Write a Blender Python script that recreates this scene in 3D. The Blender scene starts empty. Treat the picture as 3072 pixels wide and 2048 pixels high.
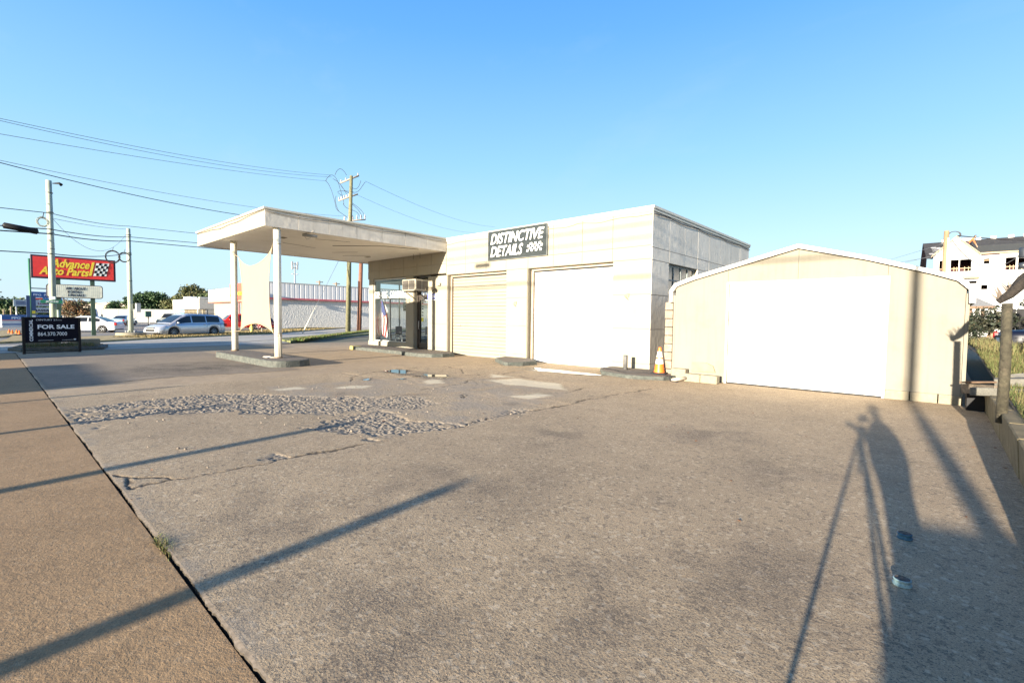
import bpy, bmesh, math, random
import numpy as np
from mathutils import Vector, Matrix
random.seed(7)
sc = bpy.context.scene
COL = sc.collection
R = math.radians

# ------------------------------------------------------------------ camera
YAW, PITCH, ROLL, LENS, EYE = R(-42.055), R(2.731), R(0.697), 16.71, 1.6
f = Vector((math.sin(YAW)*math.cos(PITCH), math.cos(YAW)*math.cos(PITCH), -math.sin(PITCH)))
r0 = Vector((math.cos(YAW), -math.sin(YAW), 0)); u0 = r0.cross(f)
rr = r0*math.cos(ROLL) + u0*math.sin(ROLL); uu = u0*math.cos(ROLL) - r0*math.sin(ROLL)
cd = bpy.data.cameras.new('camera'); cam = bpy.data.objects.new('camera', cd); COL.objects.link(cam)
cam.matrix_world = Matrix(((rr.x, uu.x, -f.x, 0), (rr.y, uu.y, -f.y, 0), (rr.z, uu.z, -f.z, EYE), (0, 0, 0, 1)))
cd.sensor_width = 36; cd.lens = LENS; cd.clip_start = .02; cd.clip_end = 3000
sc.camera = cam

# ------------------------------------------------------------------ light
SUN_EL, SUN_AZ = R(9.1), R(174.3)          # azimuth of the sun, clockwise from +Y
w = bpy.data.worlds.new('World'); sc.world = w; w.use_nodes = True
nt = w.node_tree; nt.nodes.clear()
sky = nt.nodes.new('ShaderNodeTexSky'); sky.sky_type = 'NISHITA'; sky.sun_disc = False
sky.sun_elevation = SUN_EL; sky.sun_rotation = SUN_AZ; sky.altitude = 300
sky.air_density = 1.0; sky.dust_density = 0.3; sky.ozone_density = 1.6
bg = nt.nodes.new('ShaderNodeBackground'); bg.inputs[1].default_value = 0.074
wo = nt.nodes.new('ShaderNodeOutputWorld')
tcw = nt.nodes.new('ShaderNodeTexCoord'); sxz = nt.nodes.new('ShaderNodeSeparateXYZ'); nt.links.new(tcw.outputs['Generated'], sxz.inputs[0])
crw = nt.nodes.new('ShaderNodeValToRGB'); ce = crw.color_ramp.elements
ce[0].position = 0.0; ce[0].color = (.60, .79, .92, 1); ce[1].position = 1.0; ce[1].color = (.015, .08, .32, 1)
for pos_, c_ in ((.12, (.60, .86, 1.02)), (.30, (.34, .68, 1.02)), (.50, (.145, .46, 1.0)), (.68, (.05, .30, .88))):
    e_ = ce.new(pos_); e_.color = (*c_, 1)
nt.links.new(sxz.outputs['Z'], crw.inputs[0])
sca = nt.nodes.new('ShaderNodeMix'); sca.data_type = 'RGBA'; sca.blend_type = 'MULTIPLY'; sca.inputs['Factor'].default_value = 1; sca.inputs['B'].default_value = (3.9, 4.0, 4.1, 1)
nt.links.new(crw.outputs[0], sca.inputs['A'])
mxw = nt.nodes.new('ShaderNodeMix'); mxw.data_type = 'RGBA'; sdir = (math.sin(SUN_AZ)*math.cos(SUN_EL), math.cos(SUN_AZ)*math.cos(SUN_EL), math.sin(SUN_EL))
dpw = nt.nodes.new('ShaderNodeVectorMath'); dpw.operation = 'DOT_PRODUCT'; dpw.inputs[1].default_value = sdir; nt.links.new(tcw.outputs['Generated'], dpw.inputs[0])
mrw = nt.nodes.new('ShaderNodeMapRange'); mrw.interpolation_type = 'SMOOTHSTEP'; mrw.inputs['From Min'].default_value = 0.0; mrw.inputs['From Max'].default_value = .8; mrw.inputs['To Min'].default_value = .86; mrw.inputs['To Max'].default_value = .05
nt.links.new(dpw.outputs['Value'], mrw.inputs['Value']); nt.links.new(mrw.outputs[0], mxw.inputs['Factor'])
nt.links.new(sky.outputs[0], mxw.inputs['A']); nt.links.new(sca.outputs['Result'], mxw.inputs['B'])
mpw = nt.nodes.new('ShaderNodeMapping'); mpw.inputs['Scale'].default_value = (1.2, 5, 7); mpw.inputs['Rotation'].default_value = (.3, .5, .4); nt.links.new(tcw.outputs['Generated'], mpw.inputs['Vector'])
cnw = nt.nodes.new('ShaderNodeTexNoise'); cnw.inputs['Scale'].default_value = 1.3; cnw.inputs['Detail'].default_value = 7; cnw.inputs['Roughness'].default_value = .62; nt.links.new(mpw.outputs[0], cnw.inputs['Vector'])
crr = nt.nodes.new('ShaderNodeMapRange'); crr.inputs['From Min'].default_value = .56; crr.inputs['From Max'].default_value = .8; crr.inputs['To Max'].default_value = .08; nt.links.new(cnw.outputs['Fac'], crr.inputs['Value'])
cmw = nt.nodes.new('ShaderNodeMix'); cmw.data_type = 'RGBA'; cmw.inputs['B'].default_value = (3.0, 3.4, 3.8, 1); nt.links.new(crr.outputs[0], cmw.inputs['Factor']); nt.links.new(mxw.outputs['Result'], cmw.inputs['A'])
nt.links.new(cmw.outputs['Result'], bg.inputs[0]); nt.links.new(bg.outputs[0], wo.inputs[0])
sd = bpy.data.lights.new('sun', 'SUN'); sd.energy = 5.0; sd.angle = R(0.53); sd.color = (1.0, .88, .70)
sun = bpy.data.objects.new('sun', sd); COL.objects.link(sun)
trav = Vector((-math.sin(SUN_AZ)*math.cos(SUN_EL), -math.cos(SUN_AZ)*math.cos(SUN_EL), -math.sin(SUN_EL)))
sun.rotation_euler = trav.to_track_quat('-Z', 'Y').to_euler(); sun.location = (5, -60, 20)
vs = sc.view_settings; vs.view_transform = 'Standard'; vs.look = 'None'; vs.gamma = 1; vs.use_curve_mapping = False
vs.exposure = 1.92

# ------------------------------------------------------------------ materials
MATS = {}
def mat(name, col, rough=.6, metal=0, var=.12, vs_=4.0, bump=0.0, bs=60.0, spec=.5, dirt=None, ds=1.2, da=.5, emit=0, streak=0):
    if name in MATS: return MATS[name]
    m = bpy.data.materials.new(name); m.use_nodes = True; t = m.node_tree; N = t.nodes; L = t.links
    p = N['Principled BSDF']; p.inputs['Roughness'].default_value = rough; p.inputs['Metallic'].default_value = metal
    p.inputs['Specular IOR Level'].default_value = spec
    tc = N.new('ShaderNodeTexCoord')
    n = N.new('ShaderNodeTexNoise'); n.inputs['Scale'].default_value = vs_; n.inputs['Detail'].default_value = 6
    L.new(tc.outputs['Object'], n.inputs['Vector'])
    mx = N.new('ShaderNodeMix'); mx.data_type = 'RGBA'
    lo = [max(0, c*(1-var)) for c in col]; hi = [min(1, c*(1+var)) for c in col]
    mx.inputs['A'].default_value = (*lo, 1); mx.inputs['B'].default_value = (*hi, 1)
    mr = N.new('ShaderNodeMapRange'); mr.inputs['From Min'].default_value = .3; mr.inputs['From Max'].default_value = .7
    L.new(n.outputs['Fac'], mr.inputs['Value']); L.new(mr.outputs[0], mx.inputs['Factor'])
    out = mx.outputs['Result']
    if dirt:
        n2 = N.new('ShaderNodeTexNoise'); n2.inputs['Scale'].default_value = ds; n2.inputs['Detail'].default_value = 8; n2.inputs['Roughness'].default_value = .7
        L.new(tc.outputs['Object'], n2.inputs['Vector'])
        r2 = N.new('ShaderNodeMapRange'); r2.inputs['From Min'].default_value = .52; r2.inputs['From Max'].default_value = .75; r2.inputs['To Max'].default_value = da
        L.new(n2.outputs['Fac'], r2.inputs['Value'])
        m2 = N.new('ShaderNodeMix'); m2.data_type = 'RGBA'; L.new(r2.outputs[0], m2.inputs['Factor']); L.new(out, m2.inputs['A']); m2.inputs['B'].default_value = (*dirt, 1)
        out = m2.outputs['Result']
    if streak:
        mp = N.new('ShaderNodeMapping'); mp.inputs['Scale'].default_value = (7, 7, .55); L.new(tc.outputs['Object'], mp.inputs['Vector'])
        n4 = N.new('ShaderNodeTexNoise'); n4.inputs['Scale'].default_value = 1.6; n4.inputs['Detail'].default_value = 7; L.new(mp.outputs[0], n4.inputs['Vector'])
        r4 = N.new('ShaderNodeMapRange'); r4.inputs['From Min'].default_value = .5; r4.inputs['From Max'].default_value = .72; r4.inputs['To Max'].default_value = streak; L.new(n4.outputs['Fac'], r4.inputs['Value'])
        m4 = N.new('ShaderNodeMix'); m4.data_type = 'RGBA'; L.new(r4.outputs[0], m4.inputs['Factor']); L.new(out, m4.inputs['A']); m4.inputs['B'].default_value = (col[0]*.5, col[1]*.44, col[2]*.34, 1); out = m4.outputs['Result']
    L.new(out, p.inputs['Base Color'])
    if bump:
        n3 = N.new('ShaderNodeTexNoise'); n3.inputs['Scale'].default_value = bs; n3.inputs['Detail'].default_value = 4
        L.new(tc.outputs['Object'], n3.inputs['Vector'])
        b = N.new('ShaderNodeBump'); b.inputs['Strength'].default_value = bump; b.inputs['Distance'].default_value = .02
        L.new(n3.outputs['Fac'], b.inputs['Height']); L.new(b.outputs[0], p.inputs['Normal'])
    if emit:
        p.inputs['Emission Color'].default_value = (*col, 1); p.inputs['Emission Strength'].default_value = emit
    MATS[name] = m; return m

def glass(name, tint=(.6, .66, .68), refl=1.0):
    if name in MATS: return MATS[name]
    m = bpy.data.materials.new(name); m.use_nodes = True; t = m.node_tree; N = t.nodes; L = t.links; N.clear()
    o = N.new('ShaderNodeOutputMaterial'); tr = N.new('ShaderNodeBsdfTransparent'); tr.inputs[0].default_value = (*tint, 1)
    g = N.new('ShaderNodeBsdfGlossy'); g.inputs['Roughness'].default_value = .02; g.inputs['Color'].default_value = (.9, .95, 1, 1)
    lw = N.new('ShaderNodeLayerWeight'); fr = N.new('ShaderNodeMath'); fr.operation = 'POWER'; fr.inputs[1].default_value = 3.5; L.new(lw.outputs['Facing'], fr.inputs[0])
    ma = N.new('ShaderNodeMath'); ma.operation = 'MULTIPLY_ADD'; ma.inputs[1].default_value = .9*refl; ma.inputs[2].default_value = .07; ma.use_clamp = True
    mx = N.new('ShaderNodeMixShader'); L.new(fr.outputs[0], ma.inputs[0]); L.new(ma.outputs[0], mx.inputs[0]); L.new(tr.outputs[0], mx.inputs[1]); L.new(g.outputs[0], mx.inputs[2]); L.new(mx.outputs[0], o.inputs[0])
    MATS[name] = m; return m

wall_m = mat('cream_paint', (.285, .262, .212), .8, spec=.2, var=.05, vs_=1.5, bump=.35, bs=9, dirt=(.20, .17, .13), ds=1.1, da=.2, streak=.06)
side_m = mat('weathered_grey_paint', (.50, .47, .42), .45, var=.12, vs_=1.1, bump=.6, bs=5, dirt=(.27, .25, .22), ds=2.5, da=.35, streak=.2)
soffit_m = mat('soffit_paint', (.85, .82, .74), .7, var=.04, vs_=.8, bump=.1, bs=3, dirt=(.6, .54, .44), ds=.9, da=.4)
coping_m = mat('coping_metal', (.46, .44, .38), .4, var=.05, dirt=(.3, .28, .25), ds=3, da=.3)
door_white = mat('white_door_paint', (.60, .60, .58), .35, var=.03, streak=.12)
door_cream = mat('cream_door_paint', (.262, .238, .19), .45, var=.05, vs_=1, dirt=(.2, .16, .11), ds=3, da=.2)
trim_m = mat('frame_paint', (.30, .25, .19), .5, dirt=(.2, .16, .12), ds=6, da=.5)
dark_m = mat('dark_void', (.012, .012, .014), .6, var=0)
black_m = mat('black_paint', (.010, .010, .012), .6, var=.1, spec=.25)
white_m = mat('white_paint', (.82, .82, .80), .4, var=.03)
alu_m = mat('aluminium', (.45, .46, .47), .35, .6, var=.08)
steel_m = mat('galvanised_steel', (.38, .39, .40), .45, .5, var=.15)
rubber_m = mat('black_rubber', (.02, .02, .021), .75, var=.2)
kerb_m = mat('painted_kerb', (.065, .072, .065), .8, var=.35, vs_=9, bump=.6, bs=30, dirt=(.16, .15, .13), ds=6, da=.7)
islandtop_m = mat('island_concrete', (.13, .11, .095), .85, var=.25, vs_=8, bump=.5, bs=40, dirt=(.1, .09, .08), ds=2, da=.5)
conc_m = mat('block_concrete', (.235, .21, .155), .9, var=.12, vs_=12, bump=.6, bs=50, dirt=(.3, .24, .15), ds=4, da=.5)
shed_m = mat('shed_paint', (.222, .207, .172), .9, spec=.1, var=.04, vs_=1, dirt=(.16, .13, .09), ds=1.6, da=.3, bump=.3, bs=3, streak=.14)
roofmetal_m = mat('white_roof_metal', (.62, .61, .58), .35, var=.03)
wood_m = mat('weathered_wood', (.15, .12, .09), .85, var=.4, vs_=20, bump=.8, bs=40)
polewood_m = mat('pole_wood', (.20, .15, .10), .85, var=.35, vs_=9, bump=.5, bs=30)
polegreen_m = mat('green_grey_pole_paint', (.36, .40, .33), .6, var=.1)
redpole_m = mat('red_brown_pole', (.17, .075, .045), .8, var=.3, vs_=9, bump=.4, bs=30)
wire_m = mat('wire_black', (.02, .02, .024), .6, var=.1)
wiregrey_m = mat('wire_grey', (.16, .17, .19), .5, var=.1)
glass_m = glass('window_glass', (.86, .9, .9)); dglass_m = mat('car_glass', (.012, .014, .018), .06, var=0, spec=.45)
orange_m = mat('orange_plastic', (.85, .16, .02), .45, var=.06)
fab_m = mat('shade_cloth', (.205, .188, .158), .8, var=.05, vs_=30, bump=.2, bs=120)
red_m = mat('red_sign', (.72, .04, .035), .35, var=.08); yel_m = mat('yellow_letter', (.80, .62, .05), .4, var=.05)
blue_m = mat('blue_sign', (.02, .10, .32), .4, var=.06); navy_m = mat('navy_panel', (.004, .005, .014), .7, var=.1, spec=.15)
grass_m = mat('grass_blades', (.085, .11, .03), .8, var=.5, vs_=2.5); dry_m = mat('dry_grass', (.33, .25, .12), .9, var=.3, vs_=3)
dirt_m = mat('bank_soil', (.13, .10, .065), .95, var=.4, vs_=6, bump=1, bs=30, dirt=(.12, .13, .05), ds=2, da=.8)

# ------------------------------------------------------------------ mesh helpers
class MB:
    def __init__(s): s.v = []; s.f = []; s.sm = []; s.mi = []; s.cur = 0
    def add(s, vs, fs, smooth=False):
        b = len(s.v); s.v += [tuple(p) for p in vs]
        for q in fs: s.f.append([b+i for i in q]); s.sm.append(smooth); s.mi.append(s.cur)
        return s
    def box(s, x0, x1, y0, y1, z0, z1, T=None):
        P = [(x, y, z) for z in (z0, z1) for y in (y0, y1) for x in (x0, x1)]
        if T is not None: P = [tuple(T @ Vector(p)) for p in P]
        return s.add(P, [(0, 2, 3, 1), (4, 5, 7, 6), (0, 1, 5, 4), (2, 6, 7, 3), (0, 4, 6, 2), (1, 3, 7, 5)])
    def fbox(s, F, a0, a1, b0, b1, c0, c1):
        P = [F(a, b, c) for b in (b0, b1) for c in (c0, c1) for a in (a0, a1)]
        return s.add(P, [(0, 2, 3, 1), (4, 5, 7, 6), (0, 1, 5, 4), (2, 6, 7, 3), (0, 4, 6, 2), (1, 3, 7, 5)])
    def tube(s, pts, r, n=8, caps=True, smooth=True):
        pts = [Vector(p) for p in pts]; rs = r if isinstance(r, (list, tuple)) else [r]*len(pts)
        V = []; up = Vector((0, 0, 1)); prev = None
        for i, p in enumerate(pts):
            d = (pts[min(i+1, len(pts)-1)] - pts[max(i-1, 0)])
            if d.length < 1e-9: d = up.copy()
            d.normalize()
            if prev is None:
                a = d.cross(up)
                if a.length < .05: a = d.cross(Vector((1, 0, 0)))
            else:
                a = prev - d*prev.dot(d)
                if a.length < .05: a = d.cross(up)
            a.normalize(); prev = a; b = d.cross(a)
            for k in range(n):
                t = 2*math.pi*k/n; V.append(p + (a*math.cos(t) + b*math.sin(t))*rs[i])
        Fc = [(i*n+k, i*n+(k+1) % n, (i+1)*n+(k+1) % n, (i+1)*n+k) for i in range(len(pts)-1) for k in range(n)]
        s.add(V, Fc, smooth)
        if caps:
            b0 = len(s.v)-len(V)
            s.f.append([b0+k for k in range(n)][::-1]); s.sm.append(False); s.mi.append(s.cur)
            s.f.append([b0+(len(pts)-1)*n+k for k in range(n)]); s.sm.append(False); s.mi.append(s.cur)
        return s
    def lathe(s, prof, c=(0, 0, 0), n=20, axis='z', smooth=True):
        V = []
        for rad, z in prof:
            for k in range(n):
                t = 2*math.pi*k/n; a, b = rad*math.cos(t), rad*math.sin(t)
                V.append((c[0]+a, c[1]+b, c[2]+z) if axis == 'z' else (c[0]+a, c[1]+z, c[2]+b) if axis == 'y' else (c[0]+z, c[1]+a, c[2]+b))
        return s.add(V, [(i*n+k, i*n+(k+1) % n, (i+1)*n+(k+1) % n, (i+1)*n+k) for i in range(len(prof)-1) for k in range(n)], smooth)
    def prism(s, poly, z0, z1):
        n = len(poly)
        V = [(x, y, z0) for x, y in poly] + [(x, y, z1) for x, y in poly]
        return s.add(V, [tuple(range(n))[::-1], tuple(range(n, 2*n))] + [(i, (i+1) % n, n+(i+1) % n, n+i) for i in range(n)])
    def fprism(s, F, poly, c0, c1):
        n = len(poly); V = [F(a, b, c0) for a, b in poly] + [F(a, b, c1) for a, b in poly]
        return s.add(V, [tuple(range(n)), tuple(range(n, 2*n))[::-1]] + [(i, (i+1) % n, n+(i+1) % n, n+i) for i in range(n)])
    def poly(s, pts): return s.add(pts, [tuple(range(len(pts)))])
    def build(s, name, m, parent=None, world=True, bevel=0, origin=None, seg=1):
        off = Vector((0, 0, 0))
        if parent is not None and world: off = wloc(parent)
        if origin is not None: off = Vector(origin)
        me = bpy.data.meshes.new(name)
        me.from_pydata([tuple(Vector(p)-off) for p in s.v], [], s.f)
        for mm in (m if isinstance(m, (list, tuple)) else [m]): me.materials.append(mm)
        me.polygons.foreach_set('use_smooth', s.sm); me.polygons.foreach_set('material_index', s.mi)
        bm = bmesh.new(); bm.from_mesh(me); bmesh.ops.recalc_face_normals(bm, faces=bm.faces); bm.to_mesh(me); bm.free()
        o = bpy.data.objects.new(name, me); COL.objects.link(o)
        if parent is not None: o.parent = parent
        elif origin is not None: o.location = origin
        if bevel:
            b = o.modifiers.new('bevel', 'BEVEL'); b.width = bevel; b.segments = seg; b.limit_method = 'ANGLE'; b.angle_limit = R(40)
        return o
def wloc(o):
    v = Vector(o.location)
    while o.parent: o = o.parent; v += Vector(o.location)
    return v
def tag(o, label=None, cat=None, group=None, kind=None):
    if label: o['label'] = label
    if cat: o['category'] = cat
    if group: o['group'] = group
    if kind: o['kind'] = kind
    return o
def thing(name, label, cat, loc=(0, 0, 0), rotz=0, group=None):
    o = bpy.data.objects.new(name, None); COL.objects.link(o); o.location = loc; o.rotation_euler = (0, 0, rotz)
    o.empty_display_size = .2
    return tag(o, label, cat, group)
def struct(name, mb, m, **k): return tag(mb.build(name, m, **k), kind='structure')
def copy_tree(o, parent=None):
    c = o.copy(); COL.objects.link(c); c.parent = parent
    for ch in list(o.children): copy_tree(ch, c)
    return c
class Frame:
    def __init__(s, o, a, b=None):          # origin, point along the width, up
        s.o = Vector(o); s.r = (Vector(a)-s.o); s.len = s.r.length; s.r.normalize()
        s.u = Vector((0, 0, 1)) if b is None else Vector(b).normalized(); s.n = s.r.cross(s.u)
    def __call__(s, a, b, c=0): return s.o + s.r*a + s.u*b + s.n*c
def text(txt, F, a, b, size, m, parent, c=.01, width=None, bold=.0, shear=0, name='lettering', rot=0, depth=.004, world=True, spacing=1):
    cu = bpy.data.curves.new('t', 'FONT'); cu.body = txt; cu.size = size; cu.extrude = depth; cu.offset = bold*size; cu.shear = 0; cu.space_character = spacing
    cu.resolution_u = 3
    ob = bpy.data.objects.new('t', cu); COL.objects.link(ob)
    dg = bpy.context.evaluated_depsgraph_get(); me = bpy.data.meshes.new_from_object(ob.evaluated_get(dg)); bpy.data.objects.remove(ob); bpy.data.curves.remove(cu)
    xs = [v.co.x for v in me.vertices]; x0, x1 = min(xs), max(xs); sx = (width/(x1-x0)) if width else 1
    off = wloc(parent) if (parent is not None and world) else Vector((0, 0, 0))
    for v in me.vertices:
        x, y, z = (v.co.x-x0)*sx, v.co.y, v.co.z
        x += shear*y
        if rot: x, y = -y, x
        v.co = F(a+x, b+y, c+z) - off
    me.materials.clear(); me.materials.append(m); me.name = name
    o = bpy.data.objects.new(name, me); COL.objects.link(o); o.parent = parent
    return o
def checker(mb, F, a, b, w_, h, nx, ny, c, par=0, shear=0, wave=0):
    for i in range(nx):
        for j in range(ny):
            if (i+j) % 2 != par: continue
            P = []
            for (p, q) in ((i, j), (i+1, j), (i+1, j+1), (i, j+1)):
                yy = q/ny*h + wave*math.sin(p/nx*2*math.pi); P.append(F(a+p/nx*w_+shear*q/ny*h, b+yy, c))
            mb.poly(P)

# numpy value noise
def _h(ix, iy, seed):
    n = (ix.astype(np.int64)*374761393 + iy.astype(np.int64)*668265263 + seed*974711) & 0xffffffff
    n = ((n ^ (n >> 13))*1274126177) & 0xffffffff
    return ((n ^ (n >> 16)) & 0xffff)/65535.0
def vnoise(x, y, seed=0):
    x = np.asarray(x, float); y = np.asarray(y, float)
    ix, iy = np.floor(x), np.floor(y); fx, fy = x-ix, y-iy; fx = fx*fx*(3-2*fx); fy = fy*fy*(3-2*fy)
    a = _h(ix, iy, seed); b = _h(ix+1, iy, seed); c = _h(ix, iy+1, seed); d = _h(ix+1, iy+1, seed)
    return (a*(1-fx)+b*fx)*(1-fy) + (c*(1-fx)+d*fx)*fy
def fbm(x, y, o=4, seed=0):
    s = 0; a = .5
    for k in range(o): s = s + a*vnoise(x*2**k, y*2**k, seed+k*17); a *= .5
    return s
def inpoly(x, y, P):
    c = np.zeros(x.shape, bool); n = len(P)
    for i in range(n):
        x1, y1 = P[i]; x2, y2 = P[(i+1) % n]
        if y1 == y2: continue
        m = ((y1 > y) != (y2 > y)) & (x < (x2-x1)*(y-y1)/(y2-y1)+x1); c ^= m
    return c
def dline(x, y, P):
    d = np.full(x.shape, 9.0)
    for (x1, y1), (x2, y2) in zip(P[:-1], P[1:]):
        dx, dy = x2-x1, y2-y1; t = np.clip(((x-x1)*dx+(y-y1)*dy)/(dx*dx+dy*dy), 0, 1)
        d = np.minimum(d, np.hypot(x-x1-t*dx, y-y1-t*dy))
    return d
def worley(x, y, seed=0):
    ix, iy = np.floor(x), np.floor(y); f1 = np.full(x.shape, 9.0); f2 = np.full(x.shape, 9.0); cid = np.zeros(x.shape)
    for dx in (-1, 0, 1):
        for dy in (-1, 0, 1):
            cx, cy = ix+dx, iy+dy; px = cx+_h(cx, cy, seed); py = cy+_h(cx, cy, seed+5); d = np.hypot(x-px, y-py); c = _h(cx, cy, seed+9)
            m = d < f1; f2 = np.where(m, f1, np.minimum(f2, d)); cid = np.where(m, c, cid); f1 = np.where(m, d, f1)
    return f1, f2, cid
def dpoly(x, y, P): return np.where(inpoly(x, y, P), -1, 1)*dline(x, y, P+[P[0]])

# ------------------------------------------------------------------ ground materials
def ground_mat(name, base, dark, light, rough=.9, stain=(.10, .08, .065), agg=90, aggamt=.6, bumpd=.0030, attrs=False, smooth=False):
    m = bpy.data.materials.new(name); m.use_nodes = True; t = m.node_tree; N = t.nodes; L = t.links; p = N['Principled BSDF']
    p.inputs['Roughness'].default_value = rough; p.inputs['Specular IOR Level'].default_value = .3
    g = N.new('ShaderNodeNewGeometry')
    def noise(scale, det=5, ro=.6):
        n = N.new('ShaderNodeTexNoise'); n.inputs['Scale'].default_value = scale; n.inputs['Detail'].default_value = det; n.inputs['Roughness'].default_value = ro
        L.new(g.outputs['Position'], n.inputs['Vector']); return n.outputs['Fac']
    def rng(v, a, b, c=0, d=1):
        k = N.new('ShaderNodeMapRange'); k.inputs[1].default_value = a; k.inputs[2].default_value = b; k.inputs[3].default_value = c; k.inputs[4].default_value = d
        L.new(v, k.inputs[0]); return k.outputs[0]
    def mix(fac, a, b, typ='MIX'):
        k = N.new('ShaderNodeMix'); k.data_type = 'RGBA'; k.blend_type = typ
        if isinstance(fac, float): k.inputs['Factor'].default_value = fac
        else: L.new(fac, k.inputs['Factor'])
        for nm, v in (('A', a), ('B', b)):
            if isinstance(v, tuple): k.inputs[nm].default_value = (*v, 1)
            else: L.new(v, k.inputs[nm])
        return k.outputs['Result']
    def mul(a, b):
        k = N.new('ShaderNodeMath'); k.operation = 'MULTIPLY'
        for i, v in enumerate((a, b)):
            if isinstance(v, float): k.inputs[i].default_value = v
            else: L.new(v, k.inputs[i])
        return k.outputs[0]
    c = mix(rng(noise(.35, 4), .35, .65), tuple(x*.86 for x in base), tuple(x*1.1 for x in base))
    c = mix(rng(noise(2.2, 7, .75), .42, .62, 0, .5), c, tuple(x*.72 for x in base))
    c = mix(rng(noise(5, 7, .8), .52, .68, 0, .45), c, tuple(x*1.25 for x in base))
    spk = noise(agg, 3, .8)
    c = mix(rng(spk, .50, .62, 0, aggamt*1.2), c, dark)
    c = mix(rng(noise(agg*1.4, 2, .7), .56, .66, 0, aggamt*.9), c, light)
    v = N.new('ShaderNodeTexVoronoi'); v.inputs['Scale'].default_value = agg*.45; L.new(g.outputs['Position'], v.inputs['Vector'])
    vc = N.new('ShaderNodeSeparateColor'); L.new(v.outputs['Color'], vc.inputs[0])
    c = mix(rng(vc.outputs[0], .86, .90, 0, aggamt*.55), c, dark)
    c = mix(rng(vc.outputs[1], .90, .93, 0, aggamt*.6), c, light)
    spm = rng(noise(agg*.8, 3, .8), .40, .56, .12, 1.0)
    c = mix(mul(rng(noise(.9, 8, .8), .55, .70, 0, .5), spm), c, stain)
    b = N.new('ShaderNodeBump'); b.inputs['Distance'].default_value = bumpd; b.inputs['Strength'].default_value = 1
    hh = N.new('ShaderNodeMath'); hh.operation = 'ADD'; L.new(mul(spk, 1.0), hh.inputs[0]); L.new(mul(noise(agg*.35, 3), 1.2), hh.inputs[1])
    L.new(hh.outputs[0], b.inputs['Height']); L.new(b.outputs[0], p.inputs['Normal'])
    if attrs:
        def at(nm):
            a = N.new('ShaderNodeAttribute'); a.attribute_name = nm; return a.outputs['Fac']
        c = mix(mul(at('sand'), .85), c, (.56, .49, .36))
        c = mix(mul(at('grey'), .8), c, mix(at('tone'), mix(rng(noise(70, 4, .8), .40, .6), (.07, .062, .055), (.22, .19, .16)), mix(rng(noise(55, 4, .8), .38, .62), (.26, .22, .175), (.50, .43, .34))))
        c = mix(mul(at('stain'), spm), c, stain); c = mix(at('crack'), c, (.035, .028, .022))
        c = mix(mul(at('wet'), .85), c, (.07, .055, .045))
        L.new(rng(at('wet'), 0, 1, rough, .25), p.inputs['Roughness'])
    L.new(c, p.inputs['Base Color']); return m
lot_m = ground_mat('lot_concrete', (.42, .312, .195), (.05, .045, .045), (.60, .49, .35), attrs=True, agg=82, aggamt=.66)
walk_m = ground_mat('pavement_concrete', (.33, .215, .115), (.12, .08, .05), (.48, .35, .22), agg=75, aggamt=.35, bumpd=.003, stain=(.13, .085, .05))
lotfar_m = ground_mat('lot_slab_far', (.385, .29, .19), (.13, .12, .12), (.44, .39, .33), agg=30, aggamt=.25, bumpd=.0015, attrs=True)
road_m = ground_mat('asphalt', (.27, .245, .215), (.12, .115, .11), (.38, .36, .32), agg=14, aggamt=.3, bumpd=.002, stain=(.12, .11, .10))
pave_m = ground_mat('pale_road', (.48, .435, .37), (.3, .28, .26), (.66, .62, .55), agg=14, aggamt=.3, bumpd=.002, stain=(.24, .22, .19))
water_m = mat('puddle_water', (.02, .018, .015), .015, var=0, spec=1.0)

# ------------------------------------------------------------------ ground
K = [[(-10.86, 6.07), (-11.56, 6.49), (-12.23, 7.55), (-12.25, 7.98)], [(-11.98, 8.52), (-12.4, 9.3), (-12.33, 9.94), (-11.63, 11.34), (-11.53, 12.08)],
     [(-10.07, 8.52), (-9.63, 9.4), (-9.34, 9.93), (-9.56, 10.77)], [(-8.52, 6.49), (-8.5, 7.02), (-8.59, 7.77), (-8.98, 8.28), (-8.95, 8.82), (-8.87, 9.08)],
     [(-8.22, 5.46), (-8.14, 5.96), (-7.92, 6.2)], [(-5.24, 4.6), (-5.37, 5.38), (-5.21, 6.49), (-5.12, 7.21), (-5.16, 7.82), (-5.07, 9.38), (-4.99, 10.53)],
     [(-6.06, .81), (-5.86, .93), (-5.56, 1.23), (-5.41, 1.32), (-5.39, 1.69), (-5.4, 2.16), (-5.36, 2.76), (-5.3, 3.5)], [(-5.85, .87), (-5.47, .88), (-5.48, 1.11), (-5.54, 1.22)],
     [(-7.3, 6.52), (-7.5, 6.82), (-7.07, 6.38), (-7.28, 6.74)], [(-9.3, 9.6), (-8.6, 9.9), (-7.9, 9.7), (-7.1, 10.0)], [(-6.4, 7.4), (-6.0, 8.3), (-6.1, 9.4)], [(-10.2, 9.2), (-11.0, 9.9), (-12.3, 10.2)]]
K3 = [[(-1.7, 3.2), (-1.3, 3.1), (-.9, 3.3)]]
R1 = [(-10.72, .87), (-10.88, 1.4), (-10.97, 1.9), (-11.0, 2.65), (-10.86, 3.22), (-10.31, 3.69), (-8.93, 4.61), (-7.29, 3.76), (-7.65, 3.66), (-7.92, 3.18), (-8.43, 2.66), (-8.71, 2.86), (-9.06, 2.02), (-9.31, 1.32), (-9.2, .92), (-9.61, .84)]
R2 = [(-9.73, 4.1), (-9.02, 4.43), (-8.97, 4.88), (-8.26, 5.22), (-8.02, 5.88), (-6.95, 5.66), (-6.82, 4.99), (-7.32, 4.63), (-7.1, 3.87), (-7.55, 3.61), (-8.2, 3.3)]
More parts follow.
